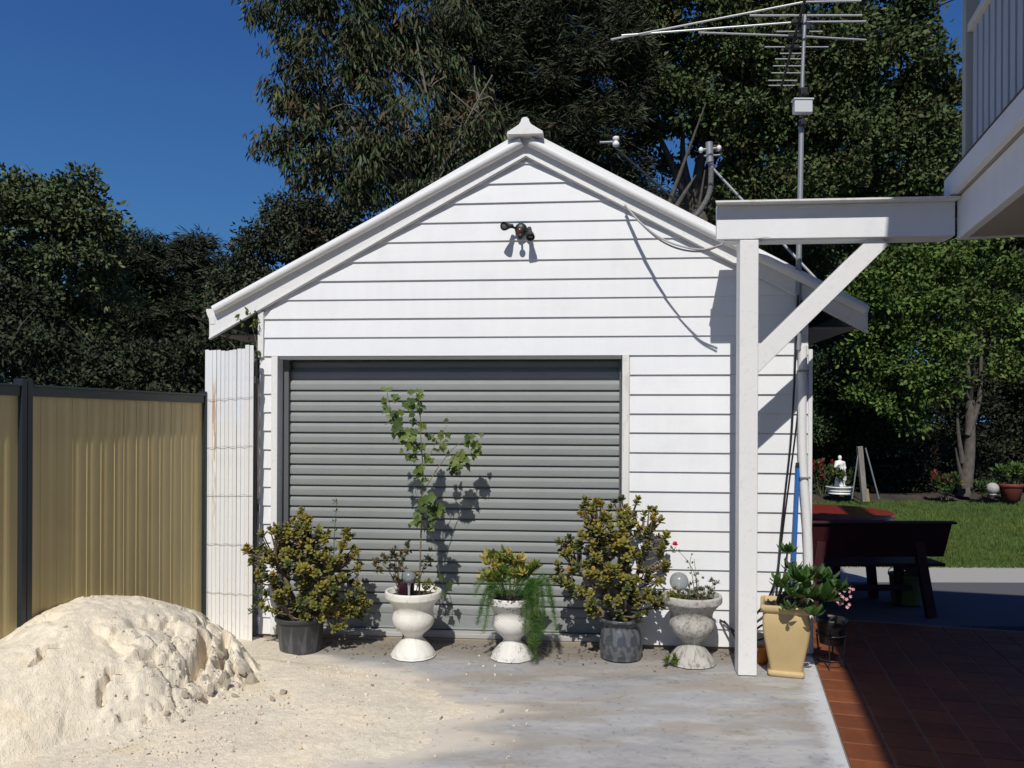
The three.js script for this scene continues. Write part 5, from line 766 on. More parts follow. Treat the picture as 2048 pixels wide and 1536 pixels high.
// ------------------------------------------------------------------ garden furniture in the shade
{
  const c = gnd(1640, 1150); const t = thing('round_table', 'round glossy dark red table beside the garage', 'table', V(2.98, 0, -7.55));
  mesh('tabletop', lathe([[0.002, 0.715], [0.54, 0.715], [0.575, 0.725], [0.595, 0.745], [0.598, 0.765], [0.585, 0.78], [0.002, 0.782]], 64), M.redwood, t);
  mesh('apron', lathe([[0.50, 0.60], [0.505, 0.60], [0.505, 0.714], [0.50, 0.714]], 48), M.darkwood, t);
  for (let i = 0; i < 4; i++) { const a = 0.6 + i * Math.PI / 2; mesh('leg', beamBetween(V(Math.cos(a) * 0.42, 0.003, Math.sin(a) * 0.42), V(Math.cos(a) * 0.36, 0.70, Math.sin(a) * 0.36), 0.07, 0.07), M.darkwood, t); }
  const bench = (name, label, p, turn, W) => {
    const b = thing(name, label, 'bench', p, turn);
    const plank = (w, h, d, x, y, z) => rbox(w, h, d, x, y, z, 0.008);
    mesh('backrest', hexa([[-W, 0.495, -0.02], [W - 0.03, 0.495, -0.02], [W, 0.775, 0.05], [-W, 0.775, 0.05], [-W, 0.495, -0.055], [W - 0.03, 0.495, -0.055], [W, 0.775, 0.015], [-W, 0.775, 0.015]]), M.darkwood, b);
    mesh('back_cap', plank(2 * W + 0.07, 0.022, 0.08, 0, 0.787, 0.032), M.darkwood, b);
    for (let k = 0; k < 4; k++) mesh('seat_slat', plank(2 * W + 0.06, 0.03, 0.095, -0.02, 0.42, -0.10 - k * 0.105), M.darkwood, b);
    for (const s of [-1, 1]) { const x = s * (W - 0.24); mesh('leg', merge([beamBetween(V(x + s * 0.08, 0.003, 0.03), V(x - s * 0.01, 0.62, -0.015), 0.075, 0.06), beamBetween(V(x + s * 0.06, 0.003, -0.42), V(x, 0.40, -0.36), 0.07, 0.06), rbox(0.05, 0.06, 0.40, x, 0.375, -0.2)]), M.darkwood, b); }
    mesh('stretcher', plank(2 * W - 0.4, 0.05, 0.04, 0, 0.2, -0.2), M.darkwood, b);
    return b;
  };
  bench('garden_bench', 'dark timber bench with its solid back towards us', V(2.98, 0, -6.62), 0.02, 0.66);
  const bk = thing('yellow_bucket', 'dull yellow bucket in the shade under the bench', 'bucket', V(3.52, 0, -7.1));
  mesh('body', lathe([[0.003, 0.002], [0.115, 0.002], [0.12, 0.01], [0.142, 0.25], [0.15, 0.252], [0.15, 0.268], [0.14, 0.268], [0.118, 0.02], [0.003, 0.015]], 36), M.yellow, bk);
  mesh('handle', new THREE.TorusGeometry(0.146, 0.004, 6, 24, Math.PI).rotateX(-1.2).translate(0, 0.255, 0), M.galv, bk);
}

// ------------------------------------------------------------------ far side of the lawn: statue on its pot, prop with stays, plants
{
  const p = at(1679, 988, 16.3), pot = thing('white_garden_pot', 'low white round pot under the garden statue', 'plant pot', p);
  mesh('body', lathe(smoothProfile([[0.01, 0], [0.30, 0.0], [0.33, 0.03], [0.31, 0.07], [0.34, 0.13], [0.385, 0.19], [0.40, 0.215], [0.385, 0.235], [0.35, 0.225], [0.01, 0.19]], 3), 36), M.marble, pot);
  mesh('moulding', new THREE.TorusGeometry(0.335, 0.016, 8, 36).rotateX(Math.PI / 2).translate(0, 0.105, 0), M.marble, pot);
  mesh('soil', metric(new THREE.CircleGeometry(0.36, 20).rotateX(-Math.PI / 2).translate(0, 0.215, 0)), M.soil, pot);
  pot.scale.setScalar(0.68); const st = thing('garden_statue', 'white draped standing figure statue in the far garden', 'statue', p.clone().add(V(0.01, 0.15, 0)));
  const bones = [[[0, 0.02, 0], [0.0, 0.12, 0], 0.15, 0.13], [[-0.05, 0.1, 0], [-0.06, 0.36, 0.02], 0.075, 0.085], [[0.055, 0.1, 0], [0.06, 0.36, 0.03], 0.07, 0.09], [[0, 0.36, 0.0], [0.01, 0.46, 0.01], 0.125, 0.105], [[0.01, 0.46, 0], [-0.01, 0.62, 0], 0.082, 0.10], [[-0.09, 0.67, 0], [0.085, 0.66, 0], 0.052, 0.05], [[-0.01, 0.64, 0], [-0.01, 0.74, 0], 0.05, 0.035], [[-0.012, 0.79, 0.012], [-0.01, 0.815, 0], 0.05, 0.052], [[-0.115, 0.66, 0], [-0.15, 0.55, 0.03], 0.042, 0.034], [[0.11, 0.65, 0], [0.135, 0.52, 0.01], 0.042, 0.034], [[0.135, 0.52, 0.01], [0.07, 0.43, 0.09], 0.032, 0.024], [[0.08, 0.42, 0.07], [0.13, 0.2, 0.04], 0.05, 0.035], [[-0.15, 0.55, 0.03], [-0.07, 0.62, 0.1], 0.032, 0.024]];
  const N = 64, mc = new MarchingCubes(N, M.marble, false, false, 60000); mc.isolation = 0; const half = N / 2, S = 0.5, seg = (p, a, b, ra, rb) => { const pa = [p[0] - a[0], p[1] - a[1], p[2] - a[2]], ba = [b[0] - a[0], b[1] - a[1], b[2] - a[2]], h = clamp((pa[0] * ba[0] + pa[1] * ba[1] + pa[2] * ba[2]) / (ba[0] ** 2 + ba[1] ** 2 + ba[2] ** 2)); return Math.hypot(pa[0] - ba[0] * h, pa[1] - ba[1] * h, pa[2] - ba[2] * h) - mix(ra, rb, h); };
  for (let k = 0; k < N; k++) for (let j = 0; j < N; j++) for (let i = 0; i < N; i++) { const q = [(i - half) / half * S, (j - half) / half * S + 0.44, (k - half) / half * S]; let d = 9; for (const [a, b, ra, rb] of bones) { const e = seg(q, a, b, ra, rb), h = clamp(0.5 + 0.5 * (d - e) / 0.03); d = mix(d, e, h) - 0.03 * h * (1 - h); } if (q[1] < 0.42) d += 0.006 * Math.sin(Math.atan2(q[2], q[0]) * 14); mc.field[i + j * N + k * N * N] = -d; }
  mc.update();
  const g = new THREE.BufferGeometry(), c = mc.count; g.setAttribute('position', new THREE.BufferAttribute(mc.positionArray.slice(0, c * 3).map((v, i) => v * S + (i % 3 === 1 ? 0.44 : 0)), 3)); g.setAttribute('normal', new THREE.BufferAttribute(mc.normalArray.slice(0, c * 3), 3));
  const s = mesh('figure', metric(g), M.marble, st); s.scale.set(0.70, 0.74, 0.70);
  const pr = thing('clothes_prop', 'weathered timber post with two slanting stays behind the lawn', 'post', at(1729, 1000, 15.8));
  const P = (x, y) => at(x, y, 15.8).sub(pr.position); mesh('post', beamBetween(P(1729, 1003).setZ(0), P(1719, 893).setZ(0), 0.10, 0.08), M.paleBark, pr);
  mesh('stay', rod(P(1731, 896), P(1758, 998), 0.016), M.galv, pr); mesh('stay', rod(P(1716, 910), P(1704, 998), 0.013), M.galv, pr); mesh('foot', beamBetween(P(1735, 1003), P(1732, 978), 0.07, 0.07), mat({ c: [0.35, 0.25, 0.08], roughness: 0.9 }), pr);
}

// ------------------------------------------------------------------ trees
function clump(style, seed) {                                           // leaves as folded four-cornered blades: flat list of matrices with length and width
  const r = rng(seed), o = [];
  const add = (x, y, z, d, L, W) => { const m = new THREE.Matrix4().makeTranslation(x, y, z).multiply(aim(d, r() * 6.28)), q = [V(0, 0, 0), V(W / 2, L * 0.5, W * 0.14), V(0, L, -0.14 * L), V(-W / 2, L * 0.5, W * 0.14)].map((v) => v.applyMatrix4(m)), n = q[1].clone().sub(q[3]).cross(q[2].clone().sub(q[0])).normalize(), e = q[1].clone().sub(q[3]).normalize(); o.push([...q.flatMap((v) => v.toArray()), ...n.toArray(), ...n.clone().addScaledVector(e, 0.35).normalize().toArray(), ...n.toArray(), ...n.clone().addScaledVector(e, -0.35).normalize().toArray()]); };
  const ball = () => { const a = r() * 6.28, u = r() * 2 - 1, s = Math.sqrt(1 - u * u); return V(Math.cos(a) * s, u, Math.sin(a) * s); };
  if (style === 'broad') for (let i = 0; i < 15; i++) { const d = ball(), R = 0.20 * Math.cbrt(r()); add(d.x * R, d.y * R * 0.7, d.z * R, V(d.x, d.y + r() - 0.6, d.z), 0.085 + r() * 0.04, 0.052 + r() * 0.018); }
  if (style === 'droop') for (let i = 0; i < 14; i++) { const a = r() * 6.28, R = 0.2 * Math.sqrt(r()); add(Math.cos(a) * R, (r() - 0.3) * 0.2, Math.sin(a) * R, V(Math.cos(a) * 0.7 + r() - 0.5, -0.7 - r(), Math.sin(a) * 0.7 + r() - 0.5), 0.12 + r() * 0.06, 0.028 + r() * 0.01); }
  if (style === 'needle') for (let i = 0; i < 18; i++) { const a = r() * 6.28, R = 0.18 * Math.sqrt(r()); add(Math.cos(a) * R, (r() - 0.5) * 0.16, Math.sin(a) * R, V(Math.cos(a) + r() - 0.5, 0.5 - r() * 1.6, Math.sin(a) + r() - 0.5), 0.13 + r() * 0.09, 0.017); }
  if (style === 'small') for (let i = 0; i < 18; i++) { const d = ball(), R = 0.17 * Math.cbrt(r()); add(d.x * R, d.y * R, d.z * R, V(d.x + r() - 0.5, d.y + r() - 0.7, d.z + r() - 0.5), 0.055 + r() * 0.03, 0.034 + r() * 0.014); }
  return o;
}
const CL = {}; for (const s of ['broad', 'droop', 'needle', 'small']) CL[s] = [0, 1, 2, 3].map((k) => clump(s, 1000 + k * 7 + s.length * 31));
const foliageMat = mat({ c: [1, 1, 1], roughness: 0.65, specularIntensity: 0.35, vertexColors: true });
let leavesMade = 0;
let treeCount = 0;
// lobes: [px, py, radius px, depth m]; limbs: lists of [px, py, depth]
function tree(name, label, cat, group, basePx, lobes, o) {
  const base = at(basePx[0], 845, basePx[1]); base.y = o.y ?? 0;
  const t = thing(name, label, cat, base, 0, group), r = rng(1300 + 17 * ++treeCount);
  const L = lobes.map(([x, y, R, z]) => ({ c: at(x, y, z).sub(base), R: R * z / FOCAL }));
  const fork = o.fork ? at(...o.fork).sub(base) : V((r() - 0.5) * 0.3, L.reduce((s, l) => Math.min(s, l.c.y), 9) * 0.8, (r() - 0.5) * 0.3), r0 = o.trunk ?? 0.2;
  mesh('trunk', taper([V(0, -0.05, 0), V(fork.x * 0.35 + 0.05, fork.y * 0.45, fork.z * 0.4), fork], r0, r0 * 0.62, 12, 14), o.bark ?? M.bark, t);
  const limbs = []; for (const l of L) { if (r() < (o.skip ?? 0.35)) continue; const m = fork.clone().lerp(l.c, 0.5).add(V((r() - 0.5) * 0.4, 0.15 + r() * 0.3, (r() - 0.5) * 0.4)); limbs.push(taper([fork, m, l.c], r0 * (0.22 + 0.2 * r()), 0.012, 7, 9)); for (let k = 0; k < 3; k++) { const e = l.c.clone().add(V((r() - 0.5), (r() - 0.3), (r() - 0.5)).multiplyScalar(l.R * 1.7)); limbs.push(taper([m.clone().lerp(l.c, 0.6 + 0.4 * r()), l.c.clone().lerp(e, 0.5).add(V(0, 0.05, 0)), e], 0.016, 0.005, 5, 5)); } }
  for (const q of o.limbs ?? []) { const cv = q.slice(0, -1).map((p) => at(...p).sub(base)); limbs.push(taper(cv, q[q.length - 1], 0.012, 7, 16)); }
  if (limbs.length) mesh('limbs', merge(limbs), o.limbBark ?? o.bark ?? M.bark, t);
  const spots = [], area = L.reduce((s, l) => s + l.R * l.R, 0), want = Math.round(area * (o.density ?? 330));
  for (const l of L) {
    const sub = []; for (let k = 0; k < (o.subs ?? 16); k++) { const a = r() * 6.28, u = r() * 1.9 - 0.9, s = Math.sqrt(1 - u * u), d = 0.50 + 0.45 * r(); sub.push([V(l.c.x + Math.cos(a) * s * l.R * d, l.c.y + u * l.R * d * 0.9, l.c.z + Math.sin(a) * s * l.R * d * 0.9), l.R * (0.26 + 0.22 * r()), 0.75 + 0.5 * r()]); }
    const n = want * l.R * l.R / area;
    for (let i = 0; i < n; i++) { const [c, R, k] = sub[Math.floor(r() * sub.length)], a = r() * 6.28, u = r() * 2 - 1, s = Math.sqrt(1 - u * u), d = R * Math.cbrt(r()); spots.push([c.x + Math.cos(a) * s * d, c.y + u * d * 0.75, c.z + Math.sin(a) * s * d, k]); }
  }
  const vs = CL[o.style], q = new THREE.Quaternion(), m4 = new THREE.Matrix4(), e = new THREE.Euler(), pos3 = V(0, 0, 0), s3 = V(0, 0, 0), [cr, cg, cb] = o.color, sc = o.scale ?? 1;
  const n = spots.reduce((s, _, i) => s + vs[i % 4].length, 0), P = new Float32Array(n * 12), N = new Float32Array(n * 12), C = new Float32Array(n * 12), I = new Uint32Array(n * 6); leavesMade += n;
  let w = 0, f = 0;
  spots.forEach(([x, y, z, k], i) => {
    const s = sc * (0.75 + r() * 0.55), b = k * (0.7 + r() * 0.6), h = (r() - 0.5) * 0.3, br = o.brown && r() < o.brown ? 1 : 0, R = cr * b * (1 + h) * (1 + 0.35 * br), G2 = cg * b * (1 - 0.15 * h) * (1 - 0.25 * br), B = cb * b;
    const E = m4.compose(pos3.set(x, y, z), q.setFromEuler(e.set((r() - 0.5) * 0.8, r() * 6.28, (r() - 0.5) * 0.8)), s3.set(s, s, s)).elements;
    for (const L of vs[i % 4]) {
      const t2 = 0.8 + 0.4 * r(), v0 = w / 3;
      for (let c = 0; c < 12; c += 3) { const a = L[c], d = L[c + 1], g = L[c + 2], na = L[12 + c], nd = L[13 + c], ng = L[14 + c]; P[w] = E[0] * a + E[4] * d + E[8] * g + E[12]; P[w + 1] = E[1] * a + E[5] * d + E[9] * g + E[13]; P[w + 2] = E[2] * a + E[6] * d + E[10] * g + E[14]; N[w] = (E[0] * na + E[4] * nd + E[8] * ng) / s; N[w + 1] = (E[1] * na + E[5] * nd + E[9] * ng) / s; N[w + 2] = (E[2] * na + E[6] * nd + E[10] * ng) / s; C[w] = R * t2; C[w + 1] = G2 * t2; C[w + 2] = B * t2; w += 3; }
      I[f++] = v0; I[f++] = v0 + 1; I[f++] = v0 + 2; I[f++] = v0; I[f++] = v0 + 2; I[f++] = v0 + 3;
    }
  });
  const cg2 = new THREE.BufferGeometry(); cg2.setAttribute('position', new THREE.BufferAttribute(P, 3)); cg2.setAttribute('normal', new THREE.BufferAttribute(N, 3)); cg2.setAttribute('color', new THREE.BufferAttribute(C, 3)); cg2.setIndex(new THREE.BufferAttribute(I, 1));
  mesh('crown', cg2, foliageMat, t);
  return t;
}
const z1 = 13;
tree('gum_tree', 'open crowned gum tree with pale branches left of the gable', 'tree', undefined, [870, 13.2], [[540, 18, 46, z1], [620, 30, 70, z1], [700, -20, 90, z1], [575, 110, 42, z1], [625, 150, 62, z1], [560, 190, 34, z1], [610, 225, 55, z1], [545, 300, 34, z1], [580, 275, 40, z1], [640, 290, 55, z1], [620, 345, 48, z1], [700, 110, 85, z1], [720, 210, 80, z1], [700, 330, 62, z1], [690, 385, 46, z1], [790, 40, 100, z1 + 0.5], [800, 150, 95, z1 + 0.5], [805, 260, 90, z1], [770, 350, 70, z1], [880, 90, 100, z1 + 0.8], [890, 210, 95, z1 + 0.8], [880, 300, 80, z1 + 0.6], [850, 370, 60, z1], [950, 280, 60, z1]], { style: 'droop', color: [0.062, 0.080, 0.034], density: 235, trunk: 0.22, bark: M.paleBark, skip: 0.25, fork: [850, 430, 13.2], brown: 0.16, subs: 12, limbBark: mat({ c: [0.17, 0.145, 0.12], roughness: 0.9 }), limbs: [[[800, 400, 13.0], [760, 345, 13.0], [700, 250, 13.0], [630, 190, 13.0], [600, 150, 13.0], 0.0300], [[700, 250, 13.0], [655, 232, 13.0], [612, 238, 13.0], 0.0150], [[765, 350, 13.0], [750, 300, 13.0], [760, 230, 13.0], 0.0150], [[860, 420, 13.0], [868, 300, 13.0], [855, 200, 13.0], [830, 60, 13.0], [828, 20, 13.0], 0.0250], [[815, 210, 13.0], [808, 175, 13.0], [795, 150, 13.0], 0.0100], [[860, 400, 13.0], [905, 300, 13.0], [945, 220, 13.0], [985, 150, 13.0], 0.0175], [[760, 420, 13.0], [720, 360, 13.0], [690, 310, 13.0], [640, 250, 13.0], 0.0150], [[740, 320, 13.0], [756, 250, 13.0], [738, 140, 13.0], 0.0125], [[700, 250, 13.0], [680, 210, 13.0], [663, 183, 13.0], 0.009], [[700, 250, 13.0], [676, 209, 13.0], [655, 180, 13.0], 0.009], [[700, 250, 13.0], [720, 240, 13.0], [731, 243, 13.0], 0.009], [[655, 232, 13.0], [632, 211, 13.0], [617, 202, 13.0], 0.009], [[655, 232, 13.0], [629, 193, 13.0], [612, 166, 13.0], 0.009], [[655, 232, 13.0], [676, 223, 13.0], [687, 227, 13.0], 0.009], [[760, 230, 13.0], [766, 194, 13.0], [780, 171, 13.0], 0.009], [[760, 230, 13.0], [767, 217, 13.0], [762, 217, 13.0], 0.009], [[760, 230, 13.0], [775, 190, 13.0], [788, 162, 13.0], 0.009], [[690, 310, 13.0], [688, 288, 13.0], [697, 278, 13.0], 0.009], [[690, 310, 13.0], [690, 270, 13.0], [677, 242, 13.0], 0.009], [[690, 310, 13.0], [700, 289, 13.0], [716, 281, 13.0], 0.009], [[640, 250, 13.0], [661, 230, 13.0], [670, 223, 13.0], 0.009], [[640, 250, 13.0], [651, 228, 13.0], [664, 218, 13.0], 0.009], [[640, 250, 13.0], [634, 224, 13.0], [639, 211, 13.0], 0.009], [[612, 238, 13.0], [589, 229, 13.0], [582, 232, 13.0], 0.009], [[612, 238, 13.0], [580, 221, 13.0], [556, 216, 13.0], 0.009], [[612, 238, 13.0], [606, 214, 13.0], [605, 203, 13.0], 0.009], [[745, 300, 13.0], [763, 264, 13.0], [784, 241, 13.0], 0.009], [[745, 300, 13.0], [721, 283, 13.0], [705, 278, 13.0], 0.009], [[745, 300, 13.0], [729, 288, 13.0], [720, 288, 13.0], 0.009], [[868, 300, 13.0], [859, 294, 13.0], [863, 301, 13.0], 0.009], [[868, 300, 13.0], [845, 266, 13.0], [814, 244, 13.0], 0.009], [[868, 300, 13.0], [866, 266, 13.0], [869, 245, 13.0], 0.009], [[945, 220, 13.0], [916, 196, 13.0], [902, 184, 13.0], 0.009], [[945, 220, 13.0], [957, 214, 13.0], [954, 221, 13.0], 0.009], [[945, 220, 13.0], [944, 217, 13.0], [958, 226, 13.0], 0.009], [[905, 300, 13.0], [893, 297, 13.0], [873, 307, 13.0], 0.009], [[905, 300, 13.0], [897, 296, 13.0], [886, 305, 13.0], 0.009], [[905, 300, 13.0], [910, 268, 13.0], [926, 249, 13.0], 0.009], [[856, 200, 13.0], [846, 162, 13.0], [840, 136, 13.0], 0.009], [[856, 200, 13.0], [866, 170, 13.0], [892, 153, 13.0], 0.009], [[856, 200, 13.0], [832, 163, 13.0], [800, 139, 13.0], 0.009], [[720, 360, 13.0], [701, 328, 13.0], [696, 309, 13.0], 0.009], [[720, 360, 13.0], [734, 334, 13.0], [758, 321, 13.0], 0.009], [[720, 360, 13.0], [687, 318, 13.0], [665, 289, 13.0], 0.009], [[800, 150, 13.0], [796, 112, 13.0], [807, 87, 13.0], 0.009], [[800, 150, 13.0], [802, 117, 13.0], [789, 96, 13.0], 0.009], [[800, 150, 13.0], [780, 128, 13.0], [752, 119, 13.0], 0.009], [[600, 150, 13.0], [590, 148, 13.0], [580, 158, 13.0], 0.009], [[600, 150, 13.0], [574, 123, 13.0], [564, 109, 13.0], 0.009], [[600, 150, 13.0], [597, 117, 13.0], [582, 96, 13.0], 0.009], [[580, 280, 13.0], [584, 257, 13.0], [603, 247, 13.0], 0.009], [[580, 280, 13.0], [558, 246, 13.0], [545, 225, 13.0], 0.009], [[580, 280, 13.0], [555, 273, 13.0], [543, 278, 13.0], 0.009], [[930, 260, 13.0], [903, 255, 13.0], [875, 263, 13.0], 0.009], [[930, 260, 13.0], [955, 233, 13.0], [969, 219, 13.0], 0.009], [[930, 260, 13.0], [936, 250, 13.0], [935, 252, 13.0], 0.009], [[960, 200, 13.0], [950, 160, 13.0], [949, 132, 13.0], 0.009], [[960, 200, 13.0], [980, 194, 13.0], [987, 201, 13.0], 0.009], [[960, 200, 13.0], [951, 184, 13.0], [933, 180, 13.0], 0.009], [[890, 250, 13.0], [892, 241, 13.0], [894, 244, 13.0], 0.009], [[890, 250, 13.0], [889, 235, 13.0], [895, 233, 13.0], 0.009], [[890, 250, 13.0], [899, 247, 13.0], [922, 256, 13.0], 0.009]] });
tree('casuarina', 'dark fine needled tree behind the roof peak', 'tree', undefined, [1080, 15.5], [[950, 30, 110, 15], [1060, -10, 130, 15], [1170, 40, 120, 15], [990, 140, 110, 15], [1100, 150, 120, 15], [1200, 160, 110, 15], [985, 240, 80, 15], [1090, 240, 90, 15], [1180, 260, 90, 15], [960, 330, 80, 15.4], [1010, 380, 100, 15.6], [1130, 330, 80, 15.4], [1230, 330, 60, 15.4]], { style: 'needle', color: [0.049, 0.060, 0.032], density: 300, trunk: 0.28, brown: 0.06, scale: 1.1 });
tree('camphor_tree', 'large dense green tree filling the sky behind the antenna', 'tree', undefined, [1560, 18], [[1270, 40, 100, 16], [1330, 130, 100, 16], [1270, 180, 80, 16], [1390, 40, 110, 16], [1450, 130, 110, 16], [1370, 220, 70, 16], [1500, 30, 120, 16], [1560, 130, 115, 16], [1470, 220, 70, 16], [1620, 30, 120, 16], [1670, 140, 115, 16], [1580, 240, 100, 16], [1530, 320, 90, 16], [1690, 250, 105, 16], [1630, 350, 100, 16], [1750, 40, 100, 16], [1780, 150, 100, 16], [1800, 260, 95, 16], [1740, 360, 95, 16], [1850, 200, 66, 16], [1870, 300, 70, 16], [1830, 390, 85, 16], [1900, 380, 60, 16], [1900, 190, 40, 16], [1830, 70, 48, 16], [1500, 390, 70, 16.4], [1560, 440, 90, 16.4], [1680, 460, 90, 16.4], [1290, 270, 50, 16.4], [1420, 280, 40, 16.8], [1330, 330, 30, 17]], { style: 'broad', color: [0.072, 0.100, 0.034], density: 340, trunk: 0.36, skip: 0.4, fork: [1385, 420, 17], brown: 0.03, scale: 0.95, limbs: [[[1330, 430, 15.6], [1370, 320, 15.4], [1412, 205, 15.2], 0.055], [[1350, 420, 15.3], [1370, 385, 15.2], [1392, 350, 15.2], 0.07], [[1390, 450, 15.6], [1400, 400, 15.4], [1410, 340, 15.3], 0.05]] });
tree('broadleaf_tree', 'mid green bushy tree at the left edge above the fence', 'tree', undefined, [60, 14], [[20, 400, 62, 13.5], [85, 395, 52, 13.5], [-40, 430, 80, 13.5], [150, 372, 34, 13.5], [185, 385, 16, 13.5], [178, 352, 14, 13.5], [130, 430, 60, 13.5], [185, 440, 48, 13.5], [60, 470, 70, 13.5], [150, 500, 55, 13.5], [215, 490, 45, 13.5], [0, 530, 70, 13.8], [90, 570, 75, 14], [200, 570, 60, 14], [40, 650, 90, 14.2], [150, 660, 90, 14.2]], { style: 'broad', color: [0.088, 0.112, 0.046], density: 400, trunk: 0.22, skip: 0.3, scale: 0.82 });
const far = 'dark casuarinas beyond the fence';
tree('far_casuarina', 'dark far tree nearest the broad leaved tree left of the fence', 'tree', undefined, [280, 18], [[265, 490, 40, 18], [290, 540, 55, 18], [230, 570, 60, 18], [300, 620, 70, 18], [240, 680, 80, 18], [310, 720, 80, 18]], { style: 'needle', color: [0.044, 0.056, 0.030], density: 480, trunk: 0.16, scale: 1.2 });
tree('far_casuarina', 'twin topped dark tree at the lowest dip of the skyline', 'tree', undefined, [385, 20], [[352, 505, 26, 20], [395, 492, 28, 20], [370, 550, 50, 20], [425, 550, 45, 20], [360, 620, 70, 20], [430, 640, 70, 20], [390, 720, 90, 20]], { style: 'needle', color: [0.042, 0.054, 0.031], density: 420, trunk: 0.16, scale: 1.3 });
tree('far_casuarina', 'dark rounded tree rising against the left roof slope', 'tree', undefined, [520, 17], [[560, 430, 38, 17], [600, 420, 36, 17], [640, 440, 40, 17], [540, 480, 50, 17], [600, 500, 60, 17], [500, 510, 40, 17], [660, 490, 50, 17], [470, 560, 50, 17], [540, 580, 70, 17], [480, 650, 70, 17], [620, 580, 60, 17], [700, 440, 40, 17], [740, 400, 40, 17]], { style: 'small', color: [0.052, 0.064, 0.036], density: 420, trunk: 0.18, scale: 1.15, brown: 0.04 });
tree('hedge_tree', 'dark understorey growth directly behind the cream fence', 'shrub', undefined, [200, 13], [[0, 720, 90, 12], [110, 740, 80, 12.4], [220, 740, 80, 12.8], [320, 750, 70, 13], [400, 740, 70, 13], [460, 720, 70, 13], [60, 640, 70, 13], [-60, 600, 100, 12.5]], { style: 'small', color: [0.034, 0.044, 0.022], density: 330, trunk: 0.08, scale: 1.1 });
tree('citrus_tree', 'leafy green tree with forked trunk at the far lawn edge', 'tree', undefined, [1930, 16.6], [[1730, 540, 50, 15.8], [1790, 520, 60, 15.8], [1870, 520, 66, 15.8], [1950, 520, 60, 15.8], [2030, 540, 60, 16], [1750, 600, 56, 15.6], [1830, 600, 66, 15.6], [1910, 600, 66, 15.6], [1770, 670, 44, 15.6], [1840, 680, 60, 15.6], [1910, 680, 56, 15.6], [1985, 620, 46, 16], [1830, 745, 52, 15.6], [1890, 745, 44, 15.7], [1855, 795, 40, 15.7], [2040, 700, 52, 16], [2010, 740, 30, 16], [2080, 640, 60, 16], [1765, 735, 46, 15.9], [1720, 690, 44, 16], [1795, 800, 42, 15.9], [1740, 790, 40, 16.1], [1830, 850, 26, 16]], { style: 'broad', color: [0.088, 0.138, 0.030], density: 250, trunk: 0.135, fork: [1940, 800, 16.35], y: 0.17, skip: 0.72, scale: 0.9, limbs: [[[1936, 870, 16.4], [1958, 800, 16.3], [1962, 720, 16.2], [1966, 620, 16.2], 0.065], [[1928, 975, 16.4], [1915, 920, 16.3], [1911, 895, 16.25], 0.07], [[1925, 925, 16.3], [1916, 860, 16.2], [1914, 790, 16.1], 0.06]] });
tree('garden_shrub', 'soft feathery dark green shrub behind the white statue', 'shrub', undefined, [1700, 18.4], [[1650, 740, 60, 18], [1690, 800, 70, 18], [1640, 850, 70, 18], [1740, 830, 56, 17.8], [1780, 870, 44, 17.8], [1690, 880, 56, 18], [1660, 690, 60, 18.4], [1720, 720, 60, 18.4], [1800, 800, 50, 18.2]], { style: 'small', color: [0.040, 0.066, 0.026], density: 430, trunk: 0.1, y: 0.15, scale: 1.1 });
tree('boundary_hedge', 'very dark hedge along the back of the garden', 'hedge', undefined, [1900, 20], [[1600, 960, 100, 20], [1700, 940, 90, 20], [1800, 930, 90, 20], [1900, 930, 90, 20], [2000, 930, 100, 20], [1850, 830, 90, 20.4], [1950, 820, 90, 20.4], [2060, 830, 100, 20.4], [1600, 800, 90, 20.4], [1700, 780, 100, 20.6], [2000, 720, 100, 20.6], [1640, 640, 100, 20.6], [1750, 660, 90, 20.6], [1900, 740, 80, 20.6], [1580, 560, 90, 20.6], [2100, 950, 100, 20], [1740, 975, 30, 17.6], [1790, 972, 34, 17.6], [1840, 975, 32, 17.6], [1890, 970, 36, 17.8], [1960, 972, 32, 17.8], [2020, 970, 36, 17.8], [1640, 965, 40, 18], [1710, 960, 34, 18]], { style: 'small', color: [0.030, 0.036, 0.020], density: 380, trunk: 0.1, scale: 1.3 });
{
  const t = tree('rear_treeline', 'dark distant trees closing the gap low behind the garage', 'trees', undefined, [900, 30], [[100, 700, 130, 27], [300, 730, 120, 28], [480, 700, 130, 28], [650, 640, 120, 28], [800, 560, 140, 28], [960, 480, 150, 28], [1100, 440, 130, 28], [1240, 440, 110, 28], [1380, 480, 100, 28], [1520, 480, 120, 28], [1100, 620, 200, 28], [1400, 650, 200, 28], [1250, 780, 160, 28], [1700, 420, 140, 28], [1700, 600, 150, 28], [1850, 500, 140, 28], [2000, 480, 130, 28], [2000, 640, 150, 28]], { style: 'needle', color: [0.040, 0.050, 0.029], density: 150, trunk: 0.3, scale: 2.0 });
  const c = t.children.find((o) => o.name === 'crown'); scene.remove(t); scene.add(c); c.position.copy(t.position); c.name = 'distant_trees'; c.userData.kind = 'stuff'; tag(c, 'dark distant trees filling the gaps low behind the garage', 'trees');
}

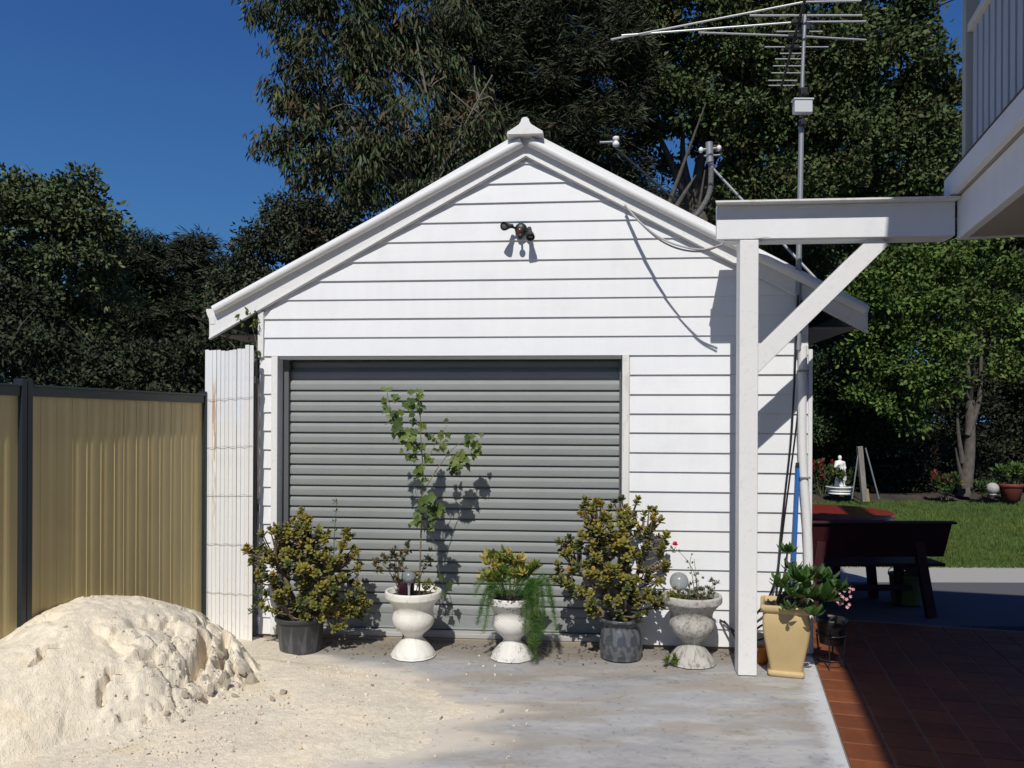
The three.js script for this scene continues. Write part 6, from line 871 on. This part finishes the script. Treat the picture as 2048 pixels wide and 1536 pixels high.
// plants along the bed
{
  const big = [0, 1, 2].map((s) => rosette(rng(s + 860), 7, 0.14, 0.05, 0.9)), G1 = [leafMat(0.06, 0.12, 0.03), leafMat(0.10, 0.15, 0.04), leafMat(0.04, 0.08, 0.02)];
  const bushy = (name, label, cat, px, py, z, w, h, n, seed, ms, sc) => { const b = at(px, py, z), r = rng(seed), st = []; for (let i = 0; i < n; i++) { const x = (r() - 0.5) * w; st.push([b.clone().add(V(x * 0.3, 0, (r() - 0.5) * 0.2)), b.clone().add(V(x * 0.8, h * 0.6, (r() - 0.5) * 0.3)), b.clone().add(V(x, h * (0.6 + 0.4 * r()), (r() - 0.5) * 0.3))]); } return twiggy(name, label, cat, b, st, ms, seed, sc, big, 6, [0.08, 0.09, 0.04], 0.008); };
  bushy('bedding_plant', 'leafy plants at the left foot of the forked tree', 'plant', 1888, 1000, 16.2, 0.55, 0.5, 10, 91, [...G1, leafMat(0.20, 0.06, 0.03)], 0.9);
  bushy('bedding_plant', 'leafy plants at the right foot of the forked tree', 'plant', 1965, 1003, 16.2, 0.6, 0.42, 11, 92, G1, 0.9);
  bushy('rose_bush', 'low rose bush with red specks left of the statue', 'bush', 1643, 990, 16.8, 0.6, 0.75, 12, 93, [...G1, leafMat(0.30, 0.03, 0.03)], 0.75);
  bushy('statue_planting', 'green planting round the feet of the white statue', 'plant', 1688, 968, 16.2, 0.7, 0.3, 9, 94, [...G1, leafMat(0.20, 0.13, 0.03)], 0.7);
  bushy('dim_shrub', 'dim pinkish flecked shrub in the dark centre of the garden', 'bush', 1835, 960, 18.6, 1.6, 0.8, 14, 96, [leafMat(0.04, 0.05, 0.03), leafMat(0.12, 0.06, 0.06)], 0.9);
  const p = at(2022, 1000, 16), t = thing('red_clay_pot', 'dark red clay pot at the far right edge of the lawn', 'plant pot', p); mesh('body', lathe([[0.003, 0], [0.16, 0.002], [0.21, 0.27], [0.235, 0.275], [0.235, 0.33], [0.2, 0.33], [0.18, 0.25], [0.003, 0.24]], 28), M.redPot, t);
  bushy('potted_palm', 'light green leafy plant in the red clay pot', 'plant', 2024, 968, 16, 0.6, 0.35, 8, 95, [leafMat(0.10, 0.17, 0.04)], 0.95);
  const q = at(1985, 985, 16), s = thing('garden_ball', 'pale grey ball ornament beside the forked tree', 'ornament', q); mesh('ball', new THREE.SphereGeometry(0.12, 20, 14).translate(0, 0.08, 0), M.urnGrey, s); mesh('foot', lathe([[0.003, -0.06], [0.09, -0.06], [0.07, -0.02], [0.05, 0], [0.003, 0]], 20), M.urnGrey, s);
}

scene.traverse((o) => { if (o.isMesh) o.castShadow = o.receiveShadow = true; });
renderer.render(scene, camera);
